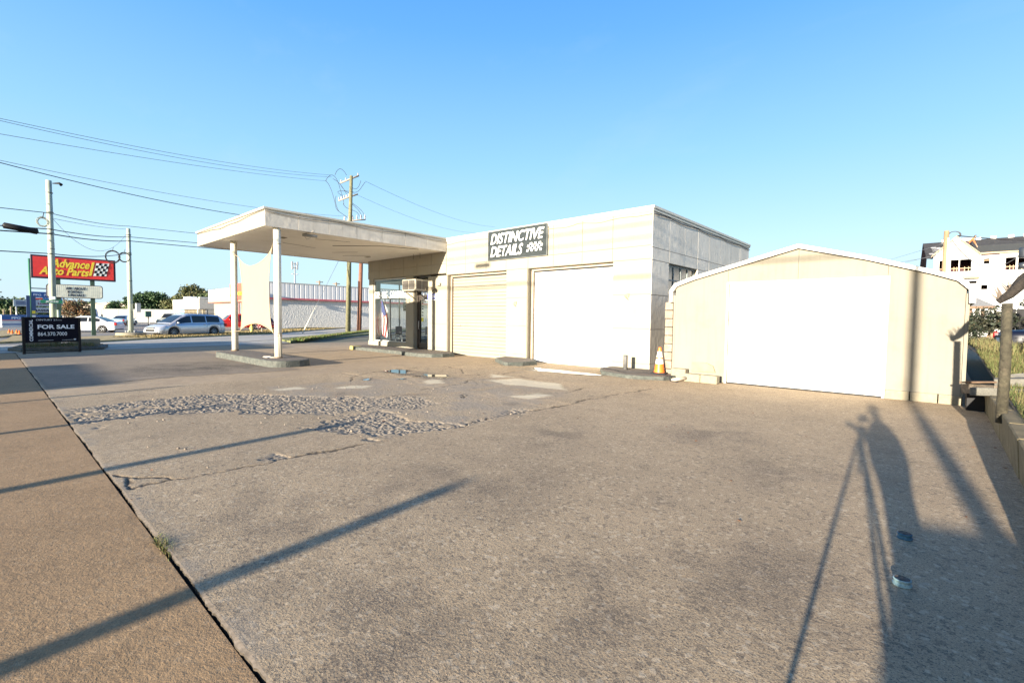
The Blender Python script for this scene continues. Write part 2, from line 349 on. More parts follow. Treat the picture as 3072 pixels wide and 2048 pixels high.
R3 = [(-6.77, 2.96), (-6.89, 3.09), (-7.0, 3.85), (-7.14, 4.52), (-6.67, 4.57), (-6.0, 4.38), (-6.03, 4.12), (-5.9, 4.54), (-5.62, 4.76), (-5.22, 4.72), (-5.22, 4.42), (-5.39, 3.95), (-5.35, 3.56), (-5.52, 3.47), (-5.83, 3.51), (-6.01, 3.24), (-6.42, 3.07)]
R4 = [(-5.7, 6.14), (-5.53, 6.39), (-5.21, 6.42), (-5.17, 5.84), (-5.26, 4.9), (-5.38, 4.82), (-5.36, 5.77)]
R5 = [(-5.6, 2.03), (-5.69, 2.19), (-5.61, 2.25), (-5.36, 2.24), (-5.39, 2.1)]
R6 = [(-8.8, .95), (-8.9, 1.06), (-8.76, 1.13), (-8.64, 1.01)]
R7 = [(-5.52, 3.26), (-5.56, 3.35), (-5.37, 3.41), (-5.39, 3.28)]
MID = [(-11.2, 4.2), (-10.87, 6.55), (-9.69, 8.19), (-8.87, 9.08), (-6.09, 8.58), (-5.64, 7.95), (-5.38, 6.32), (-5.24, 4.75), (-7.04, 4.5), (-9.73, 3.9)]
SAND = [[(-10.14, 5.27), (-10.19, 5.7), (-9.81, 6.03), (-9.58, 5.66), (-9.91, 5.21)], [(-9.5, 7.23), (-9.77, 7.69), (-9.47, 7.82), (-8.92, 7.4), (-9.1, 7.06)],
        [(-8.65, 8.64), (-8.38, 9.44), (-6.89, 9.45), (-6.28, 8.74), (-7.27, 8.61), (-7.84, 8.42)], [(-9.55, 9.68), (-8.63, 9.72), (-8.96, 9.17)], [(-10.76, 4.14), (-10.81, 4.74), (-10.36, 4.69), (-10.46, 4.21)],
        [(-6.5, 7.1), (-6.3, 7.9), (-5.9, 7.8), (-6.0, 7.2)]]
WET = [[(-12.2, 7.75), (-12.4, 8.45), (-11.8, 8.6), (-9.5, 8.5), (-9.6, 7.6), (-11.2, 7.6)], [(-10.1, 11.0), (-10.2, 12.2), (-7.0, 12.0), (-7.0, 11.5)], [(-11.2, 6.3), (-11.2, 6.8), (-10.5, 6.6)], [(-9.3, 10.2), (-9.6, 11), (-9.0, 10.8)]]
STAIN = [(-1.4, 2.3, .5), (-1.9, 1.3, .5), (-4.2, 1.6, .5), (-3.9, 5.2, .8), (-2.3, 6.8, .9), (-2.3, 1.5, .55), (-1.5, 2.1, .6), (-.7, 3.2, .8), (-3.0, .95, .5), (-3.7, 1.5, .35), (-3.4, 3.0, 1.1), (-8.0, 5.85, .35), (-9.2, 5.0, .35), (-16.3, 4.4, 1.9), (-16.6, 4.2, 1.9), (-17.5, 4.3, 1.6), (-9.2, 2.3, .5), (-5.9, 6.5, .3), (-1.2, 5.6, .7)]
def sheet(name, x0, x1, y0, y1, step, m, detail, z=0.0, **k):
    nx, ny = int(round((x1-x0)/step))+1, int(round((y1-y0)/step))+1
    X, Y = np.meshgrid(np.linspace(x0, x1, nx), np.linspace(y0, y1, ny)); X = X.ravel(); Y = Y.ravel()
    e = np.minimum(np.minimum(X-x0, x1-X), np.minimum(Y-y0, y1-Y)); edge = np.clip(e/.05, 0, 1)
    wx = X + .16*(fbm(X*4, Y*4, 4, 3)-.47) + .05*(vnoise(X*22, Y*22, 8)-.5); wy = Y + .16*(fbm(X*4, Y*4, 4, 5)-.47) + .05*(vnoise(X*22, Y*22, 9)-.5)
    Z = .004*(fbm(X*1.3, Y*1.3, 3, 1)-.5); A = {n: np.zeros(X.shape) for n in ('sand', 'grey', 'stain', 'wet', 'crack', 'tone')}
    if detail:
        rough = np.zeros(X.shape)
        for P in (R1, R2, R3, R4, R5, R6, R7): rough = np.maximum(rough, np.clip(.5-dpoly(wx, wy, P)/.07+.9*(vnoise(X*15, Y*15, 14)-.5), 0, 1))
        isl = fbm(X*2.2, Y*2.2, 3, 41) > .60; rough = np.where(isl, rough*.25, rough)
        mid = np.clip(.5-dpoly(wx, wy, MID)/.25, 0, 1)
        f1, f2, c1 = worley(X*19+1.5*vnoise(X*9, Y*9, 4), Y*23+1.5*vnoise(X*9, Y*9, 6), 21); g1, g2, c2 = worley(X*43, Y*47, 52); big = fbm(X*3.2, Y*3.2, 3, 38)
        gap = np.clip(1-(f2-f1)/.28, 0, 1); hgt = (c1 > .45)*(.35+.65*c1)*(1-gap)+.3*c2*(1-np.clip(1-(g2-g1)/.3, 0, 1))
        Z -= rough*(.016-.013*hgt+.006*(big-.45)); A['crack'] = rough*np.clip(gap*.55*(c1 > .3)+.22*(c2 < .25), 0, 1); A['tone'] = np.clip(.25+.75*c1*(1-gap)+.3*(c2-.5), 0, 1)*rough+(1-rough)*.5
        Z += mid*(1-rough)*.005*(vnoise(X*38, Y*38, 33)-.6)
        A['grey'] = np.clip(rough*1.0 + mid*.95*np.clip(fbm(X*3, Y*3, 4, 44)*2.2-.4, 0, 1), 0, 1)
        # broken slabs beyond the eroded patch
        ckn = np.full(X.shape, 9.0)
        for P in K: ckn = np.minimum(ckn, dline(wx, wy, P))
        wdt = .026*np.clip(vnoise(X*3, Y*3, 61)*1.8, .4, 1.6)
        ck = np.clip(1-ckn/wdt, 0, 1); Z -= ck*.009; A['crack'] = np.maximum(A['crack'], np.clip(1.2-ckn/wdt, 0, 1)*.9)
        if x1 > 0:
            pass
        sh = np.floor(fbm(X*.9+3, Y*.9, 2, 71)*8)*.006*np.clip((Y-6)/1.5, 0, 1)*np.clip((-4.9-X)/.3, 0, 1); Z += sh*.8
        for P in SAND: A['sand'] = np.maximum(A['sand'], np.clip(.5-dpoly(wx, wy, P)/.12, 0, 1))
        A['grey'] *= (1-A['sand'])
        for P in WET: A['wet'] = np.maximum(A['wet'], np.clip(.4-dpoly(wx, wy, P)/.25, 0, 1)*np.clip(fbm(X*3, Y*3, 3, 91)*3-.6, 0, 1))
        pits = np.clip((vnoise(X*9, Y*9, 77)-.93)/.05, 0, 1)*np.clip(fbm(X, Y, 2, 78)*3-1.2, 0, 1); Z -= pits*.006
    for (sx, sy, sr) in STAIN:
        d = np.hypot((X-sx), (Y-sy)*.8)/sr; A['stain'] = np.maximum(A['stain'], np.clip(1-d, 0, 1)**.7*np.clip(fbm(X*3.2, Y*3.2, 4, 55)*2.6-.75, 0, 1)*(.85 if sr < 1.2 else 1.0)+np.clip(1-d, 0, 1)*(.5 if sr > 1.2 else 0))
    near = np.clip(1-(Y-y0)/.25, 0, 1)*(1 if abs(y0-.80) < .02 else 0)
    A['grey'] = np.maximum(A['grey'], near*np.clip(fbm(X*6, Y*6, 4, 99)*3-1.1, 0, 1)*.8)
    Z = Z*edge + z
    me = bpy.data.meshes.new(name); n = nx*ny
    me.vertices.add(n); me.vertices.foreach_set('co', np.stack([X, Y, Z], 1).astype(np.float32).ravel())
    i, j = np.meshgrid(np.arange(nx-1), np.arange(ny-1)); b = (j*nx+i).ravel(); q = np.stack([b, b+1, b+nx+1, b+nx], 1).astype(np.int32)
    me.loops.add(q.size); me.loops.foreach_set('vertex_index', q.ravel()); me.polygons.add(len(q))
    me.polygons.foreach_set('loop_start', np.arange(0, q.size, 4, dtype=np.int32)); me.update(calc_edges=True); me.validate()
    for nm, v in A.items():
        a = me.attributes.new(nm, 'FLOAT', 'POINT'); a.data.foreach_set('value', v.astype(np.float32))
    me.polygons.foreach_set('use_smooth', np.ones(len(q), bool))
    me.materials.append(m); o = bpy.data.objects.new(name, me); COL.objects.link(o); return tag(o, kind='structure', **k)

struct('ground', MB().poly([(-900, -600, -.06), (700, -600, -.06), (700, 900, -.06), (-900, 900, -.06)]), mat('far_ground', (.12, .11, .07), .95, vs_=.05, var=.4))
struct('road', MB().poly([(-300, -60, -.02), (-27.8, -60, -.02), (-27.8, 10.4, -.02), (-60, 55, -.02), (-300, 55, -.02)]), road_m)
sheet('lot_slab', -12.8, -11.2, .80, 6.8, .03, lot_m, True)
sheet('lot_slab', -11.2, -5.0, .80, 6.8, .014, lot_m, True)
sheet('lot_slab', -5.0, -4.6, .80, 6.8, .03, lot_m, True)
sheet('lot_slab', -12.8, -4.6, 6.8, 12.0, .025, lot_m, True)
sheet('lot_slab', -4.6, .70, .80, 8.0, .03, lot_m, True)
sheet('lot_slab', -4.6, .70, 8.0, 15.0, .25, lot_m, False)
sheet('lot_slab', -12.8, -4.6, 12.0, 15.0, .25, lot_m, False)
sheet('lot_slab', -27.8, -12.8, .80, 15.0, .25, lotfar_m, False)
sheet('lot_slab', -27.8, .70, 15.0, 30.0, 1.0, lotfar_m, False)
# grey asphalt infill between the slab strip and the left edge of the lot (jagged edge)
infill_m = ground_mat('asphalt_infill', (.25, .20, .15), (.09, .08, .07), (.36, .31, .25), agg=30, aggamt=.3, bumpd=.0015, attrs=True, stain=(.05, .042, .036))
sheet('asphalt_infill', -24.5, -14.6, .84, 6.3, .1, infill_m, False, z=.006)
pts = [(-14.6, .84, .0062)]
for i in range(90):
    y = .84+i*(6.3-.84)/89; pts.append((-14.35+.16*math.sin(y*1.4)+.05*random.uniform(-1, 1)+.04*math.sin(y*9), y, .0062))
struct('asphalt_infill', MB().poly(pts+[(-14.6, 6.3, .0062)]), infill_m)
# smooth pavement in front of the joint, and the joint itself
edge = []
x = -27.5
while x < 1.0:
    edge.append((x, .786+.006*random.uniform(-1, 1)+.007*math.sin(x*3.1)+.004*math.sin(x*11) , 0)); x += .022 if x > -8 else .15
struct('pavement', MB().poly([(-27.5, -40, -.012), (14, -40, -.012), (14, .767, -.012), (-27.5, .767, -.012)]), walk_m)
jm = MB()
jm.poly([(-27.5, .755, -.045), (14, .755, -.045), (14, .85, -.045), (-27.5, .85, -.045)])
jm.box(-27.5, 14, .755, .7675, -.045, -.0125)
struct('pavement_joint', jm, mat('joint_dirt', (.02, .017, .014), .95, var=.5, vs_=20))
lip = MB(); lip2 = MB()
for (a, b) in zip(edge[:-1], edge[1:]):
    lip.add([(a[0], a[1], -.044), (b[0], b[1], -.044), (b[0], b[1], .0), (a[0], a[1], .0)], [(0, 1, 2, 3)]); lip2.add([(b[0], b[1], .0), (a[0], a[1], .0), (a[0], .803, .0), (b[0], .803, .0)], [(0, 1, 2, 3)])
struct('slab_edge', lip, mat('broken_edge', (.05, .04, .03), .95, var=.5, vs_=40, bump=.8, bs=60)); struct('slab_edge', lip2, mat('edge_top', (.42, .31, .2), .95, var=.35, vs_=30))
# transverse joint in the right foreground slab line handled by the crack mesh; paler strip of road along the street
struct('pale_road_strip', MB().poly([(-27.8, 1.6, -.014), (-29.0, -20, -.014), (-34.0, -20, -.014), (-34.6, 3.3, -.014), (-37.8, 6.9, -.014), (-43.9, 16.5, -.014), (-59.5, 30.9, -.014), (-75, 48, -.014), (-70, 50, -.014), (-44, 27.0, -.014), (-38, 22.6, -.014), (-29.5, 11.9, -.014)]), pave_m)
def strip(name, P, m, z0=-.02, z1=.08): return struct(name, MB().prism(P, z0, z1), m)
strip('verge', [(-34.8, 3.5), (-37.9, 7.1), (-43.9, 16.7), (-59.6, 31.1), (-72, 46), (-76, 44), (-63, 28), (-55.5, 20.5), (-50.5, 14.2), (-45.5, 8.4), (-42.3, 4.5), (-40, 3.3)], dry_m)
strip('verge', [(-36.0, .3), (-37.2, 1.4), (-39.5, 1.9), (-46, 2.1), (-46, 1.2), (-40, .8)], dry_m)
strip('verge', [(-44, .3), (-46.5, 1.1), (-52, 2.0), (-60, 1.6), (-60, .9), (-50, .5)], dry_m)
strip('traffic_island', [(-29.3, 12.4), (-33.2, 13.1), (-38.8, 20.0), (-45.5, 27.6), (-60, 46), (-58, 48), (-47, 34), (-38.3, 23.4)], mat('island_grass', (.11, .12, .045), .95, var=.4, vs_=1.5, dirt=(.3, .23, .12), ds=.8, da=.7), -.02, .10)
def line_strip(pts, w_, z, m, name='road_marking'):
    mb = MB()
    for (a, b) in zip(pts[:-1], pts[1:]):
        d = Vector((b[0]-a[0], b[1]-a[1], 0)).normalized(); n = Vector((-d.y, d.x, 0))*w_/2
        A, B = Vector((*a, z)), Vector((*b, z)); mb.poly([A-n, B-n, B+n, A+n])
    return struct(name, mb, m)
mk = mat('worn_road_paint', (.5, .48, .42), .8, var=.2, vs_=3)
line_strip([(-30.2, 2.0), (-31.0, 6.2), (-33.0, 10.6), (-38.2, 17.6), (-52, 34)], .14, -.009, mk)
line_strip([(-32.2, 2.4), (-34.6, 7.2), (-40.5, 16.4), (-56, 33)], .10, -.009, mat('tar_seam', (.07, .065, .06), .8, var=.2), 'tar_seam')
line_strip([(-28.9, -8), (-29.2, 2), (-29.8, 6), (-31.6, 10.5), (-38, 19)], .22, -.009, MATS['tar_seam'], 'tar_seam')
for d in (0, 7):
    line_strip([(-62-d, 2), (-74-d, 22)], .15, -.014, mk)
def blob(P, n=3, amp=.05):
    out = []
    for i in range(len(P)):
        a, b = Vector(P[i]), Vector(P[(i+1) % len(P)])
        for k in range(n):
            q = a.lerp(b, k/n); out.append((q.x+random.uniform(-amp, amp), q.y+random.uniform(-amp, amp)))
    return out
for P, amp in (([(-12.14, 7.88), (-12.28, 8.28), (-11.85, 8.43), (-11.16, 7.9), (-11.4, 7.76)], .05), ([(-11.03, 7.85), (-10.17, 8.56), (-9.8, 8.25), (-10.38, 7.61)], .04),
               ([(-10.77, 6.33), (-11.05, 6.63), (-10.87, 6.62), (-10.64, 6.41)], .03), ([(-10.37, 7.03), (-10.31, 7.3), (-10.14, 7.08)], .03),
               ([(-9.88, 12.01), (-9.41, 11.94), (-8.68, 11.92), (-7.17, 11.85), (-7.06, 11.7), (-7.55, 11.5), (-8.13, 11.36), (-9.11, 11.28)], .05)):
    mb = MB(); q = blob(P, 3, amp); mb.poly([(x, y, .024 if P[0][1] > 7 else .012) for x, y in q]); struct('puddle', mb, water_m)

# ------------------------------------------------------------------ service station
FY, FX, BY, TOP = 13.577, -6.591, 23.17, 5.06
st = thing('service_station', 'cream former service station with flat canopy, office windows and two garage doors', 'building', (FX, FY, 0))
wl = MB()
def fw(x0, x1, z0, z1): wl.box(x0, x1, FY+.02, FY+.45, z0, z1)
fw(-22.45, -16.15, 3.55, 4.52); fw(-16.15, FX-.02, 3.47, TOP-.06); fw(-22.45, -16.15, 4.53, 4.9)
for a, b in ((-22.45, -22.04), (-19.16, -18.52), (-17.44, -16.08), (-12.58, -11.50), (-7.92, FX-.02)): fw(a, b, 0, 3.55 if b < -16.1 else 3.47)
fw(-22.04, -19.16, 0, .38)
wl.box(-22.45, -22.05, FY+.45, FY+1.0, .0, .38); wl.box(-22.45, -22.05, FY+.45, 18.0, 3.4, 4.9); wl.box(-22.45, -22.1, FY+.45, 18.0, 0, .38)
wl.box(-22.45, -22.1, 18, BY-.02, 0, 4.9); wl.box(-22.45, FX-.02, BY-.4, BY-.02, 0, TOP-.1); wl.box(-16.3, -16.0, FY+.45, BY-.4, 0, 4.9)
wl.box(-22.2, -16.3, 18.0, 18.3, 0, 4.5)
# east side wall around its window
for a, b, c, d in ((FY+.45, 14.82, 0, TOP-.06), (14.82, 17.2, 3.43, TOP-.06), (14.82, 17.2, 0, 1.96), (17.2, BY-.4, 0, TOP-.06)): wl.box(FX-.42, FX-.02, a, b, c, d)
wl.build('wall', wall_m, st)
MB().box(-22.45, FX-.03, FY+.46, BY-.42, 4.86, 4.98).build('roof', mat('roof_felt', (.12, .12, .12), .9), st)
MB().box(-22.08, -16.32, FY+.46, 17.98, .10, .14).build('office_floor', mat('floor_tiles_dark', (.04, .04, .045), .5), st)
MB().box(-22.08, -16.32, FY+.47, 17.98, 3.36, 3.42).build('office_ceiling', mat('office_ceiling', (.5, .5, .48), .8), st)
pm = {}
def wpanel(x0, x1, z0, z1, m=wall_m):
    g = .005; MB().box(x0+g, x1-g, FY-.008-random.uniform(0, .006), FY+.018, z0+g, z1-g).build('wall_panel', m, st, bevel=.004)
for x0, x1 in ((-16.15, -14.93), (-14.93, -13.7), (-13.7, -12.45), (-12.45, -11.49), (-11.49, -10.32), (-10.32, -9.1), (-9.1, -7.94), (-7.94, FX)): wpanel(x0, x1, 3.88, TOP-.1)
for x0, x1 in ((-16.15, -14.93), (-14.93, -13.7), (-13.7, -12.6), (-12.6, -11.49), (-11.49, -10.32), (-10.32, -9.1), (-9.1, -7.94), (-7.94, FX)): wpanel(x0, x1, 3.475, 3.88)
for x0, x1 in ((-17.44, -16.09), (-12.57, -11.51), (-7.91, FX)):
    for z0, z1 in ((.02, .26), (.26, 1.34), (1.34, 2.40), (2.40, 3.47)): wpanel(x0, x1, z0, z1)
for i in range(6):
    a, b = -22.49+i*1.055, -22.49+(i+1)*1.055
    for z0, z1 in ((3.56, 3.97), (3.97, 4.5)): wpanel(a, b, z0, z1)
ys = [FY-.01, 14.79, 16.03, 17.17, 18.28, 19.49, 20.71, 21.92, BY]
def spanel(y0, y1, z0, z1):
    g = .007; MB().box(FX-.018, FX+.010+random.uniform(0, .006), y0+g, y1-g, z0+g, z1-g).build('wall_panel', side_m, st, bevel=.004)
for y0, y1 in zip(ys[:-1], ys[1:]):
    spanel(y0, y1, 3.82, TOP-.12); spanel(y0, y1, 3.44, 3.82)
    for z0, z1 in ((.02, .26), (.26, 1.32), (1.32, 2.38), (2.38, 3.44)):
        if 14.7 < y0 < 17.1 and z1 > 1.96:
            continue
        spanel(y0, y1, z0, z1)
cp = MB()
cp.box(-16.18, FX+.07, FY-.06, FY+.40, TOP-.09, TOP+.0); cp.box(FX-.40, FX+.07, FY+.40, BY+.05, TOP-.09, TOP)
cp.box(-16.2, FX+.045, FY-.035, FY-.012, TOP-.16, TOP-.09); cp.box(FX+.022, FX+.045, FY-.035, BY+.03, TOP-.17, TOP-.09)
cp.build('coping', coping_m, st, bevel=.008)
# loose cable under the coping
pts = [(x, FY-.05, TOP-.22-.05*abs(math.sin(x*1.7))-.02*math.sin(x*5)) for x in np.linspace(-16.1, FX, 40)]
MB().tube(pts, .008, 5).build('roof_cable', mat('beige_cable', (.45, .38, .28), .6), st)
pts = [(FX+.045, y, TOP-.20-.05*abs(math.sin(y*1.3))) for y in np.linspace(FY, BY, 30)]
MB().tube(pts, .014, 5).build('roof_cable', wire_m, st)
# side window (steel sash)
wf = MB(); X = FX-.12
for y in (14.86, 15.4, 15.98, 16.55, 17.12): wf.box(X-.03, X+.03, y-.02, y+.02, 1.98, 3.42)
for z in (1.99, 2.45, 2.93, 3.40): wf.box(X-.031, X+.031, 14.84, 17.16, z-.018, z+.018)
wf.build('window_frame', mat('sash_grey_green', (.22, .25, .25), .6, dirt=(.1, .1, .1), ds=8), st)
for (a, b) in ((14.88, 15.38), (15.42, 15.96), (16.0, 16.53), (16.57, 17.1)):
    for (c, d) in ((2.01, 2.43), (2.47, 2.91), (2.95, 3.38)): MB().box(X-.006, X+.002, a, b, c, d).build('pane', mat('wired_pane', (.05, .075, .085), .12, var=.2, spec=.9), st)
MB().box(FX-.42, FX-.40, 14.8, 17.2, 1.9, 3.5).build('window_backing', dark_m, st)
# garage doors
def garage_door(x0, x1, z1, n, m, handle):
    y = FY+.20
    d = MB().box(x0, x1, y+.035, y+.06, 0, z1).build('garage_door', m if m is door_white else mat('door_gap_brown', (.10, .075, .05), .8), st)
    rows = n; h = z1/rows
    for i in range(rows):
        z0 = i*h
        if m is door_cream:
            g0 = .012 if i else .004
            for q in range(3): MB().box(x0+.01, x1-.01, y+random.uniform(-.003, .003), y+.034, z0+h*q/3+(g0 if q == 0 else .005), z0+h*(q+1)/3-.005).build('door_section', m, d, bevel=.005)
        else: MB().box(x0+.01, x1-.01, y, y+.034, z0+.004, z0+h-.004).build('door_section', m, d, bevel=.004)
    fr = MB(); fr.box(x0-.14, x0-.002, y-.03, y+.06, 0, z1+.02); fr.box(x1+.002, x1+.14, y-.03, y+.06, 0, z1+.02); fr.box(x0-.14, x1+.14, y-.02, y+.07, z1+.021, z1+.10)
    fr.build('door_frame', trim_m, st, bevel=.004)
    MB().tube([(x0-.012, y-.04, .02), (x0-.012, y-.04, z1-.05)], .016, 5).build('door_track', mat('rusty_track', (.12, .08, .06), .8, var=.4, vs_=20), st)
    MB().box(x0-.02, x1+.02, y-.035, y-.021, z1-.03, z1+.02).build('door_seal', black_m, st)
    for q in (-.06, .06):
        xc = (x0+x1)/2; MB().box(xc+q*20-.02, xc+q*20+.02, y-.012, y-.001, .06, .14).build('door_bracket', alu_m, d)
    if handle: MB().box(x0+.28, x0+.50, y-.03, y-.007, 1.28, 1.32).build('handle', alu_m, d)
garage_door(-15.93, -12.64, 3.36, 8, door_cream, True)
garage_door(-11.32, -8.0, 3.36, 7, door_white, False)
MB().box(-16.07, -12.58, FY+.46, FY+.5, 0, 3.5).box(-11.5, -7.9, FY+.46, FY+.5, 0, 3.5).build('doorway_backing', dark_m, st)
# small fixtures between doors and on the right pier: broken light bases
for x, z in ((-12.07, 2.2), (-7.36, 2.38)):
    mb = MB(); mb.box(x-.05, x+.05, FY-.05, FY-.012, z-.06, z+.06); mb.tube([(x-.02, FY-.05, z), (x-.08, FY-.10, z-.02), (x+.04, FY-.09, z-.13)], .012, 5); mb.build('light_bracket', mat('rusty_bracket', (.3, .24, .16), .8, var=.4, vs_=30), st, bevel=.006)
mb = MB(); mb.box(-16.72, -16.5, FY-.10, FY-.012, 3.02, 3.14); mb.build('junction_box', wall_m, st, bevel=.01)
# office window: glass, frame
of = MB(); y = FY+.10
for x, zt in ((-22.0, 3.52), (-20.62, 2.57), (-19.2, 3.52)): of.box(x-.03, x+.03, y-.03, y+.03, .38, zt)
of.box(-22.03, -19.17, y-.029, y+.029, .38, .43); of.box(-22.03, -19.17, y-.032, y+.032, 2.56, 2.63); of.box(-22.03, -19.17, y-.029, y+.029, 3.47, 3.53)
for yy in (FY+.2, 15.2, 16.6, 17.9): of.box(-22.06, -22.0, yy-.03, yy+.03, .38, 3.4)
of.box(-22.06, -22.0, FY+.2, 17.9, .38, .43); of.box(-22.062, -21.998, FY+.2, 17.9, 2.56, 2.62)
of.build('window_frame', mat('frame_silver', (.42, .42, .40), .4, .2), st)
for a, b in ((-21.97, -20.65), (-20.59, -19.23)):
    MB().poly([(a, y, .43), (b, y, .43), (b, y, 2.56), (a, y, 2.56)]).build('window_glass', glass_m, st)
MB().poly([(-21.97, y, 2.63), (-19.23, y, 2.63), (-19.23, y, 3.47), (-21.97, y, 3.47)]).build('window_glass', glass_m, st)
for a, b in ((FY+.23, 15.17), (15.23, 16.57), (16.63, 17.87)):
    MB().poly([(-22.03, a, .43), (-22.03, b, .43), (-22.03, b, 2.56), (-22.03, a, 2.56)]).build('window_glass', glass_m, st); MB().poly([(-22.03, a, 2.62), (-22.03, b, 2.62), (-22.03, b, 3.4), (-22.03, a, 3.4)]).build('window_glass', glass_m, st)
FF = Frame((-22.5, FY, 0), (-16, FY, 0))         # front plane frame: a = x+22.5
text('CERAMIC   COATINGS', FF, .55, 2.66, .34, white_m, st, c=-.05, width=2.78, bold=.015)
mb = MB(); mb.box(-22.46, -22.04, FY-.03, FY+.019, .0, .38); mb.box(-22.04, -18.54, FY-.03, FY+.019, .0, .37); mb.build('window_sill_wall', wall_m, st, bevel=.01)
MB().box(-19.14, -18.54, FY-.012, FY+.019, .38, 3.55).build('wall_panel', wall_m, st)
text('212', FF, 3.36, 2.30, .26, mat('brass_numerals', (.08, .06, .04), .5), st, c=.015, bold=.01, name='house_number')
# entrance door
dr = MB(); y = FY+.22
for x in (-18.46, -17.50): dr.box(x-.04, x+.04, y-.04, y+.04, .16, 3.54)
dr.box(-18.5, -17.46, y-.039, y+.039, 2.55, 2.66); dr.box(-18.5, -17.46, y-.041, y+.041, 3.46, 3.54)
dr.build('door_frame', mat('dark_bronze', (.05, .04, .035), .4), st)
d = MB(); d.box(-18.40, -18.30, y-.025, y+.025, .17, 2.54); d.box(-17.64, -17.55, y-.025, y+.025, .17, 2.54); d.box(-18.30, -17.64, y-.025, y+.025, .17, .42); d.box(-18.30, -17.64, y-.025, y+.025, 2.44, 2.54)
d = d.build('entrance_door', mat('dark_bronze', (.05, .04, .035), .4), st)
MB().box(-18.30, -17.64, y-.004, y+.004, .42, 2.44).build('window_glass', glass_m, d)
MB().tube([(-18.32, y-.05, 1.05), (-18.32, y-.09, 1.08), (-18.32, y-.09, 1.42), (-18.32, y-.05, 1.45)], .015, 6).build('handle', alu_m, d)
mb = MB(); mb.box(-18.2, -18.06, y-.012, y-.006, 1.42, 1.60); mb.build('notice', mat('yellow_notice', (.75, .72, .1), .6), d)
mb = MB()
for z in (1.68, 1.82, 1.98, 2.1, 2.26, 2.38): mb.box(-18.18, -18.07, y-.012, y-.006, z, z+.05)
mb.build('sticker', mat('dark_sticker', (.08, .08, .09), .5), d)
mb = MB(); mb.box(-18.2, -17.9, y-.012, y-.006, 2.3, 2.42); mb.build('hours_sticker', white_m, d)
# phone number sign
ps = thing('phone_number_sign', 'blue and white strip sign with a phone number beside the entrance door', 'sign', (-16.8, FY-.015, 2.56))
MB().box(-17.42, -16.17, FY-.036, FY-.012, 2.45, 2.68).build('panel', mat('periwinkle_blue', (.20, .22, .55), .5), ps)
text('234-0341', FF, 5.14, 2.495, .21, white_m, ps, c=.040, width=1.12, bold=.02)
# conduit bend
MB().tube([(-17.7, FY-.04, 2.78), (-17.72, FY-.05, 2.5), (-17.65, FY-.05, 2.42), (-17.4, FY-.05, 2.40), (-16.15, FY-.05, 2.40)], .018, 6).build('conduit', white_m, st)
mb = MB(); mb.tube([(-16.9, FY-.02, 2.9), (-16.9, FY-.22, 2.93)], .03, 8); mb.tube([(-16.9, FY-.18, 2.92), (-16.78, FY-.42, 2.86)], [.05, .085], 10); mb.tube([(-17.0, FY-.18, 2.92), (-17.05, FY-.42, 2.88)], [.05, .08], 10)
tag(mb.build('security_light', mat('grey_brown_plastic', (.15, .13, .1), .6), origin=(-16.9, FY, 2.9)), 'small twin security floodlight on the wall right of the air conditioner', 'lamp')

# AC unit
ac = thing('air_conditioner', 'cream box air conditioner sticking out over the entrance door', 'air conditioner', (-17.9, FY-.3, 2.8))
MB().box(-18.42, -17.42, FY-.72, FY+.15, 2.80, 3.32).build('casing', mat('ac_cream', (.30, .28, .23), .45, dirt=(.3, .25, .18), ds=5), ac, bevel=.015)
for x0, x1 in ((-18.36, -17.95), (-17.90, -17.48)):
    g = MB().box(x0, x1, FY-.735, FY-.722, 2.86, 3.27).build('grille', mat('ac_dark', (.07, .06, .055), .5), ac)
    mb = MB()
    for k in range(9): mb.box(x0+.02+k*.043, x0+.032+k*.043, FY-.75, FY-.736, 2.87, 3.26)
    mb.build('louvre', mat('ac_fin', (.28, .26, .24), .4, .5), g)
for y0, y1 in ((FY-.66, FY-.40), (FY-.34, FY-.06)):
    MB().box(-17.418, -17.405, y0, y1, 2.88, 3.25).build('grille', MATS['ac_dark'], ac)
for x in (-18.35, -17.5):
    mb = MB(); mb.tube([(x, FY-.02, 2.45), (x, FY-.6, 2.78)], .02, 5); mb.tube([(x, FY-.02, 2.78), (x, FY-.68, 2.785)], .018, 5); mb.build('bracket', black_m, ac)
# DISTINCTIVE DETAILS sign
sg = thing('shop_sign', 'black billboard with white slanted lettering and chequered flag above the garage doors', 'sign', (-12.0, FY, 3.9))
MB().box(-13.50, -10.57, FY-.075, FY-.02, 3.90, 5.0).build('panel', mat('sign_black', (.028, .034, .036), .35, var=.1), sg, bevel=.004)
mb = MB(); mb.box(-13.53, -13.5, FY-.085, FY-.015, 3.88, 5.02); mb.box(-10.57, -10.54, FY-.085, FY-.015, 3.88, 5.02); mb.box(-13.5, -10.57, FY-.085, FY-.015, 5.0, 5.02); mb.box(-13.5, -10.57, FY-.085, FY-.015, 3.88, 3.9); mb.build('frame', mat('sign_frame', (.12, .13, .13), .5), sg)
text('DISTINCTIVE', FF, 9.12, 4.52, .55, white_m, sg, c=.08, width=2.6, bold=.018, shear=.25)
text('DETAILS', FF, 9.12, 4.03, .55, white_m, sg, c=.08, width=1.62, bold=.018, shear=.25)
mb = MB(); checker(mb, FF, 10.98, 4.08, .72, .32, 7, 4, .082, 0, .25, .0)
mb.build('chequered_flag', white_m, sg)

